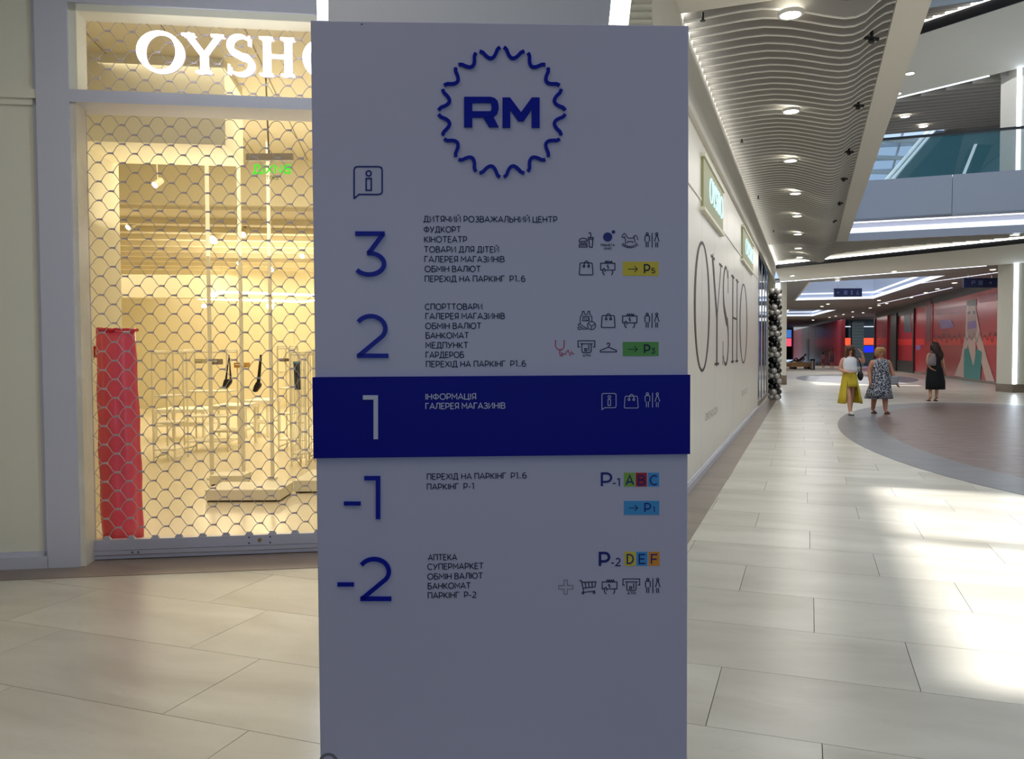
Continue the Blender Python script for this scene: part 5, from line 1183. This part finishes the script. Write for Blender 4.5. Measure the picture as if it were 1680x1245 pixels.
def std(h=1.62, sx=.0, stout=1.0):
    """standing joints, x to the right in the photo, front towards -y times facing"""
    s = h/1.62
    return dict(pelvis=(0, 0, .90*s, (.125*stout, .1*stout)), belly=(0, 0, 1.02*s, (.11*stout, .085*stout)), chest=(0, 0, 1.20*s, (.13*stout, .095*stout)), neckb=(0, 0, 1.345*s, (.05, .05)), neckt=(0, 0, 1.395*s, (.043, .045)),
                jaw=(0, 0, 1.43*s, (.055, .065)), face=(0, 0, 1.50*s, (.078, .092)), crown=(0, .01, 1.575*s, (.06, .075)))
BE = [('pelvis', 'belly'), ('belly', 'chest'), ('chest', 'neckb'), ('neckb', 'neckt'), ('neckt', 'jaw'), ('jaw', 'face'), ('face', 'crown')]
def limbs(J, E, side, sh, el, wr, hip, kn, an, toe, arm=(.052, .04, .026), leg=(.085, .056, .036)):
    J[side+'sh'] = (*sh, arm[0]); J[side+'el'] = (*el, arm[1]); m = [(a+b)/2 for a, b in zip(el, wr)]; J[side+'fa'] = (*m, arm[1]*.92); J[side+'wr'] = (*wr, arm[2])
    J[side+'hip'] = (*hip, leg[0]); J[side+'kn'] = (*kn, leg[1]); m = [a*.62+b*.38 for a, b in zip(kn, an)]; J[side+'calf'] = (*m, leg[1]*.98); J[side+'an'] = (*an, leg[2]); J[side+'toe'] = (*toe, (.036, .022))
    E += [('chest', side+'sh'), (side+'sh', side+'el'), (side+'el', side+'fa'), (side+'fa', side+'wr'), ('pelvis', side+'hip'), (side+'hip', side+'kn'), (side+'kn', side+'calf'), (side+'calf', side+'an'), (side+'an', side+'toe')]
# --- woman 1: white top, yellow skirt
f1 = floor_at(1393, 680.5); root = empty('person', f1, 'woman in sunglasses, white sleeveless top and yellow slit skirt, one hand raised', 'person', 'people walking in the gallery')
h1 = aty(1393, 564.5, f1.y).z; J_skin[0] = M_skin; s = h1/1.64
J = std(1.62*s); E = list(BE)
limbs(J, E, 'r', (-.165*s, 0, 1.30*s), (-.215*s, .02, 1.05*s), (-.12*s, -.16, 1.00*s), (-.085, 0, .84*s), (-.055, -.09, .48*s), (-.03, -.13, .07), (-.03, -.24, .03))
limbs(J, E, 'l', (.165*s, 0, 1.30*s), (.31*s, -.06, 1.21*s), (.235*s, -.14, 1.39*s), (.085, 0, .84*s), (.07, .04, .48*s), (.075, .12, .09), (.08, .01, .03))
hand(J, E, 'rh', 'rwr', (-.06*s, -.18, .99*s), -1); hand(J, E, 'lh', 'lwr', (.195*s, -.155, 1.45*s), -1)
skin_body('body', J, E, M_skin, root); hc = (0, -.0, 1.50*s); head_parts(root, (hc[0], hc[1], 1.50*s), -1, None, glasses=True)
M_hbr = mat('hair_brown', (96, 58, 40), .5, noise=.2, nscale=30)
mb = MB(); mb.loft([ring(0, .03, 1.30*s, .125, .055, 20, .08, 5), ring(0, .03, 1.38*s, .125, .07, 20, .06, 5), ring(0, .025, 1.46*s, .115, .085, 20), ring(0, .02, 1.53*s, .112, .105, 20), ring(0, .012, 1.585*s, .095, .105, 20), ring(0, .01, 1.625*s, .05, .06, 20)]); mb.build('hair', M_hbr, root, True)
mb = MB()
for sx in (-1, 1): mb.loft([[Vector((sx*(.10+.022*math.cos(a*math.pi/4)), -.04+.03*math.sin(a*math.pi/4), z)) for a in range(8)] for z in (1.29*s, 1.38*s, 1.46*s, 1.55*s)])
mb.build('hair_strands', M_hbr, root, True)
shell([ring(.02, 0, .985*s, .18, .135, 28, .03), ring(.01, 0, 1.06*s, .165, .125, 28, .03, 5), ring(0, 0, 1.18*s, .165, .13), ring(0, 0, 1.27*s, .165, .115), ring(0, 0, 1.325*s, .135, .09), ring(0, 0, 1.345*s, .08, .075)], 'top', mat('white_cotton', (226, 228, 236), .8), root)
M_ysk = mat('yellow_chiffon', (206, 182, 48), .7)
# high-low skirt: side and back panels long, front short
def slit(a, zlong, zshort): # a = angle, front is -y (270 deg)
    d = abs(((math.degrees(a)-270+180) % 360)-180); return zshort if d < 34 else zlong
rr = []
for t in (0, .12, .3, .5, .75, 1):
    r_ = []
    for kk in range(56):
        a = 2*math.pi*kk/56; zl = slit(a, .27*s, .66*s); z = 1.0*s+(zl-1.0*s)*t; q = (1.0*s-z)/(.73*s); f = 1+.05*q*math.sin(9*a)
        r_.append(Vector(((.145+.12*q)*math.cos(a)*f+.02*q, (.115+.12*q)*math.sin(a)*f, z)))
    rr.append(r_)
o = MB().loft(list(reversed(rr)), (False, False)); 
# drop the stretched faces along the slit edges
o.f = [f for f in o.f if not (max(o.v[i][2] for i in f)-min(o.v[i][2] for i in f) > .30*s)]
o.mi = [0]*len(o.f); o = o.build('skirt', M_ysk, root, True, fix=False); md = o.modifiers.new('s', 'SOLIDIFY'); md.thickness = .006
shell([ring(0, 0, .68*s, .155, .125), ring(0, 0, .8*s, .16, .125), ring(0, 0, .97*s, .145, .115)], 'skirt_lining', mat('yellow_lining', (186, 160, 40), .8), root)
M_shoe = mat('white_shoe', (214, 212, 206), .5)
for sx, yy in ((-.03, -.19), (.08, .055)):
    mb = MB(); mb.ball((sx, yy, .04), .045, .125, .045, 12, 8); mb.build('shoe', M_shoe, root, True); mb = MB(); mb.ball((sx, yy, .012), .048, .13, .014, 12, 6); mb.build('sole', M_black if sx < 0 else M_shoe, root, True)
root2 = empty('handbag', f1, 'round black shoulder bag worn by the woman in yellow', 'bag', 'bags carried by the walkers')
k1 = f1.y/F
mb = MB(); mb.ball((.245*s, -.02, .905*s), .065, .06, .11, 16, 12); mb.build('body', M_black, root2, True)
mb = MB(); mb.tube([(.13, -.06, 1.345*s), (.165, -.155, 1.25*s), (.20, -.15, 1.1*s), (.24, -.05, 1.0*s)], .013, 6); mb.tube([(.13, .06, 1.345*s), (.18, .13, 1.2*s), (.22, .1, 1.05*s), (.24, 0, 1.0*s)], .010, 6); mb.build('strap', M_black, root2, True)
# --- woman 2: patterned dress
f2 = floor_at(1443.5, 678.5); root = empty('person', f2, 'stout blonde woman in a navy and white patterned dress walking beside the yellow skirt', 'person', 'people walking in the gallery')
h2 = aty(1443, 569.5, f2.y).z; s = h2/1.62; J_skin[0] = M_skin2
J = std(1.60*s, stout=1.35); E = list(BE)
limbs(J, E, 'r', (-.20*s, 0, 1.27*s), (-.255*s, .03, 1.02*s), (-.27*s, -.05, .82*s), (-.10, 0, .82*s), (-.11, .03, .46*s), (-.12, .10, .09), (-.13, -.01, .03), arm=(.068, .052, .032), leg=(.10, .066, .042))
limbs(J, E, 'l', (.20*s, 0, 1.27*s), (.275*s, .0, 1.03*s), (.345*s, -.06, .80*s), (.10, 0, .82*s), (.085, -.06, .46*s), (.085, -.10, .07), (.09, -.22, .03), arm=(.068, .052, .032), leg=(.10, .066, .042))
hand(J, E, 'rh', 'rwr', (-.275*s, -.06, .755*s), -1); hand(J, E, 'lh', 'lwr', (.365*s, -.075, .74*s), -1)
skin_body('body', J, E, M_skin2, root); head_parts(root, (0, 0, 1.48*s), -1, None)
M_bl = mat('hair_blonde', (178, 132, 86), .5, noise=.2, nscale=30)
mb = MB(); mb.loft([ring(0, .035, 1.39*s, .10, .06, 20, .06, 5), ring(0, .03, 1.45*s, .118, .08, 20, .05, 5), ring(0, .02, 1.52*s, .125, .108, 20), ring(0, .012, 1.58*s, .11, .112, 20), ring(0, .01, 1.622*s, .06, .07, 20)]); mb.build('hair', M_bl, root, True)
mb = MB(); mb.ball((0, -.05, 1.575*s), .085, .05, .035, 14, 8); mb.build('hair_fringe', M_bl, root, True)
M_dress = dots_mat('patterned_fabric', (20, 26, 56), (196, 200, 210), 38)
shell([ring(-.03, 0, .37*s, .31, .24, 40, .05, 8), ring(-.02, 0, .55*s, .27, .215, 40, .04, 8), ring(0, 0, .75*s, .225, .19, 40, .02, 8), ring(0, 0, .90*s, .195, .17, 40), ring(0, 0, 1.0*s, .19, .16, 40), ring(0, 0, 1.15*s, .195, .165, 40), ring(0, 0, 1.25*s, .185, .14, 40), ring(0, 0, 1.31*s, .155, .105, 40), ring(0, 0, 1.335*s, .10, .09, 40)], 'dress', M_dress, root)
for sx, yy in ((-.125, .035), (.088, -.17)):
    mb = MB(); mb.ball((sx, yy, .016), .05, .125, .018, 12, 6); mb.build('sandal', mat('sandal_brown', (92, 46, 44), .5), root, True); mb = MB(); mb.tube([(sx-.045, yy-.05, .02), (sx, yy-.05, .065), (sx+.045, yy-.05, .02)], .01, 6); mb.build('sandal_strap', mat('sandal_brown', (92, 46, 44), .5), root)
root2 = empty('handbag', f2, 'pale grey crossbody bag on the woman in the patterned dress', 'bag', 'bags carried by the walkers')
mb = MB(); mb.box((.26*s, -.17, .82*s), .17, .09, .21); o = mb.build('body', mat('bag_grey', (150, 152, 160), .5), root2); b_ = o.modifiers.new('b', 'BEVEL'); b_.width = .03; b_.segments = 3
mb = MB(); mb.tube([(-.10, -.12, 1.33*s), (-.05, -.165, 1.22*s), (.05, -.19, 1.07*s), (.19, -.19, .92*s)], .014, 6); mb.build('strap', mat('bag_grey', (150, 152, 160), .5), root2, True)
# --- woman 3: from behind, black dress
f3 = floor_at(1532.5, 658); root = empty('person', f3, 'woman seen from behind with long dark curls and a long black skirt', 'person', 'people walking in the gallery')
h3 = aty(1532, 560.5, f3.y).z; s = h3/1.66; J_skin[0] = M_skin
J = std(1.64*s, stout=1.1); E = list(BE)
limbs(J, E, 'r', (-.175*s, 0, 1.32*s), (-.215*s, -.03, 1.08*s), (-.16*s, -.1, .93*s), (-.09, 0, .85*s), (-.11, .02, .47*s), (-.125, -.04, .09), (-.13, .07, .03))
limbs(J, E, 'l', (.175*s, 0, 1.32*s), (.235*s, -.02, 1.06*s), (.30*s, .03, .84*s), (.09, 0, .85*s), (.07, 0, .47*s), (.065, .0, .09), (.065, .11, .03))
hand(J, E, 'rh', 'rwr', (-.13*s, -.13, .90*s), 1); hand(J, E, 'lh', 'lwr', (.32*s, .05, .78*s), 1)
skin_body('body', J, E, M_skin, root); head_parts(root, (0, 0, 1.52*s), 1, None)
M_hd = mat('hair_dark', (50, 26, 24), .45, noise=.25, nscale=25)
mb = MB(); mb.loft([ring(.09, -.08, 1.17*s, .10, .05, 24, .14, 6), ring(.06, -.08, 1.28*s, .15, .08, 24, .1, 7, 1), ring(.03, -.06, 1.38*s, .16, .095, 24, .1, 6, 2), ring(.01, -.03, 1.48*s, .145, .11, 24, .08, 7), ring(0, 0, 1.56*s, .13, .115, 24, .05, 6), ring(0, 0, 1.625*s, .10, .10, 24, .03), ring(0, 0, 1.66*s, .05, .05, 24)]); mb.build('hair', M_hd, root, True)
M_blk = mat('black_cloth', (12, 12, 20), .8)
shell([ring(.03, 0, .33*s, .27, .20, 36, .05, 6), ring(.03, 0, .55*s, .27, .19, 36, .05, 6), ring(.01, 0, .85*s, .225, .165, 36, .03, 6), ring(0, 0, 1.02*s, .175, .14, 36), ring(0, 0, 1.12*s, .155, .125, 36)], 'skirt', M_blk, root)
shell([ring(0, 0, 1.10*s, .157, .127, 32), ring(0, 0, 1.22*s, .172, .13, 32), ring(0, 0, 1.31*s, .155, .11, 32), ring(0, 0, 1.36*s, .09, .08, 32)], 'top', mat('dark_top', (44, 44, 56), .8), root)
for sx in (-.128, .065):
    mb = MB(); mb.ball((sx, .05, .016), .045, .115, .018, 12, 6); mb.build('sandal', mat('sandal_brown', (92, 46, 44), .5), root, True); mb = MB(); mb.tube([(sx-.035, -.03, .1), (sx, -.07, .1), (sx+.035, -.03, .1)], .008, 6); mb.build('ankle_strap', mat('sandal_brown', (92, 46, 44), .5), root)
root2 = empty('handbag', f3, 'grey shoulder bag hanging on the back of the woman in black', 'bag', 'bags carried by the walkers')
mb = MB(); mb.loft([ring(-.17*s, -.17, .99*s, .115, .05, 18), ring(-.17*s, -.18, 1.06*s, .125, .07, 18, .05), ring(-.15*s, -.18, 1.2*s, .10, .06, 18, .05), ring(-.12*s, -.16, 1.33*s, .05, .03, 18)]); mb.build('body', mat('bag_taupe', (150, 136, 140), .6), root2, True)
mb = MB(); mb.tube([(-.12*s, -.15, 1.32*s), (-.13*s, -.08, 1.40*s), (-.14*s, .07, 1.36*s)], .012, 6); mb.build('strap', mat('bag_taupe', (150, 136, 140), .6), root2, True)
# --- distant small figures
def far_person(px, pyb, pyt, label, top_m, bot_m, hair_m, y=None, fy=-1):
    f = floor_at(px, pyb); root = empty('person', f, label, 'person', 'distant people by the hoarding'); h = aty(px, pyt, f.y).z; s = h/1.66
    J = std(1.64*s); E = list(BE); J = {k: (v[0]*s, v[1]*s, v[2], (v[3][0]*s, v[3][1]*s)) for k, v in J.items()}
    q = lambda *a: tuple(x*s for x in a)
    limbs(J, E, 'r', q(-.165, 0, 1.31), q(-.21, .0, 1.06), q(-.2, -.08, .85), q(-.085, 0, .84), q(-.09, -.05, .47), q(-.1, -.08, .07), q(-.1, -.18, .03), arm=q(.05, .038, .026), leg=q(.085, .055, .036))
    limbs(J, E, 'l', q(.165, 0, 1.31), q(.21, .0, 1.06), q(.22, -.08, .85), q(.085, 0, .84), q(.09, .03, .47), q(.1, .06, .07), q(.1, -.04, .03), arm=q(.05, .038, .026), leg=q(.085, .055, .036))
    hand(J, E, 'rh', 'rwr', q(-.2, -.1, .79), -1, r=.011*s); hand(J, E, 'lh', 'lwr', q(.225, -.1, .79), -1, r=.011*s)
    skin_body('body', J, E, M_skin2, root, 1); J_skin[0] = M_skin2
    shell([ring(0, 0, .9*s, .17*s, .13*s), ring(0, 0, 1.1*s, .16*s, .125*s), ring(0, 0, 1.28*s, .165*s, .115*s), ring(0, 0, 1.34*s, .09*s, .08*s)], 'top', top_m, root)
    shell([ring(0, 0, .5*s, .18*s, .15*s), ring(0, 0, .75*s, .175*s, .14*s), ring(0, 0, .95*s, .155*s, .12*s)], 'skirt', bot_m, root)
    MB().loft([ring(0, .03*s, 1.4*s, .09*s, .06*s, 16), ring(0, .02*s, 1.5*s, .105*s, .1*s, 16), ring(0, .01*s, 1.6*s, .09*s, .09*s, 16), ring(0, 0, 1.66*s, .04*s, .04*s, 16)], (True, True)).build('hair', hair_m, root, True)
far_person(1350.5, 604, 577, 'small distant child in pink standing before the red hoarding', mat('kid_pink', (190, 130, 150), .8), mat('kid_rose', (150, 80, 100), .8), M_hd)
far_person(1364.5, 604, 571, 'distant adult in greyish mauve clothes beside the child', mat('mauve', (130, 96, 110), .8), mat('mauve_dark', (110, 80, 96), .8), M_hbr)
# --- person reclining on the bench
fb = Vector((bb_.x, bb_.y, 11*bb_.y/F)); kb = bb_.y/F; root = empty('person', fb, 'dark-clothed person lounging on the distant wooden bench', 'person', 'distant people by the hoarding')
J = dict(pelvis=(-.1, 0, .12, (.13, .11)), belly=(.02, 0, .22, .115), chest=(.18, 0, .36, .125), neckb=(.27, 0, .45, .05), neckt=(.30, 0, .49, .045), jaw=(.32, 0, .52, .055), face=(.36, 0, .58, .085), crown=(.38, 0, .65, .06)); E = list(BE)
limbs(J, E, 'r', (.2, -.17, .38), (.24, -.26, .2), (.05, -.3, .12), (-.12, -.1, .12), (-.40, -.12, .34), (-.68, -.12, .06), (-.80, -.12, .05), leg=(.085, .06, .04))
limbs(J, E, 'l', (.2, .17, .38), (.32, .26, .18), (.2, .3, .05), (-.12, .1, .12), (-.42, .12, .14), (-.80, .12, .05), (-.9, .12, .06), leg=(.085, .06, .04))
hand(J, E, 'rh', 'rwr', (-.0, -.3, .11), -1); hand(J, E, 'lh', 'lwr', (.15, .3, .05), -1)
skin_body('body', J, E, mat('dark_tan', (90, 66, 56), .6), root, 1)
MB().ball((.385, .01, .60), .085, .095, .09, 14, 10).build('hair', M_hd, root, True)
MB().loft([[Vector((x+.15*math.cos(a)*.5, .15*math.sin(a), z+.10*math.cos(a)*-.6)) for a in [2*math.pi*i/20 for i in range(20)]] for x, z in ((-.14, .12), (.02, .22), (.17, .35), (.24, .42))], (True, True)).build('shirt', M_blk, root, True)
bpy.context.view_layer.update()

# ================================================================== ESCALATORS seen through the bridge glass
def esc(name, y, rails, bodies, label):
    c = aty(rails[0][0][0], rails[0][0][1], y); root = empty(name, (c.x, y, 5.95), label, 'escalator', 'escalators on the upper floor')
    for (a, b, r, m) in rails: rbuild(MB().tube([aty(*a, y), aty(*b, y)], r, 8), 'handrail', m, root)
    for pts, m, d in bodies: rbuild(MB().prism([aty(a, b, y+.1) for a, b in pts], (0, d, 0)), 'balustrade', m, root)
M_esc = mat('escalator_side', (110, 116, 120), .3); M_escd = mat('escalator_dark', (56, 66, 70), .3); M_ledm = mat('led_dim', (205, 225, 235), emit=.9)
esc('escalator', 36, [((1447, 303), (1523, 214), .06, M_ledm), ((1456, 303), (1532, 214), .05, M_ledm)], [([(1460, 304), (1536, 214), (1556, 214), (1478, 304)], M_esc, .9), ([(1478, 304), (1556, 214), (1583, 214), (1560, 304)], M_escd, 1.2)], 'nearer escalator with glowing rails behind the bridge glass, at the left')
esc('escalator', 38, [((1578, 294), (1609, 216), .07, M_ledm), ((1588, 294), (1646, 249), .03, M_esc)], [([(1584, 294), (1614, 216), (1640, 216), (1600, 294)], M_escd, .9)], 'steeper escalator behind the bridge glass beside the wide column')
bpy.context.view_layer.update()
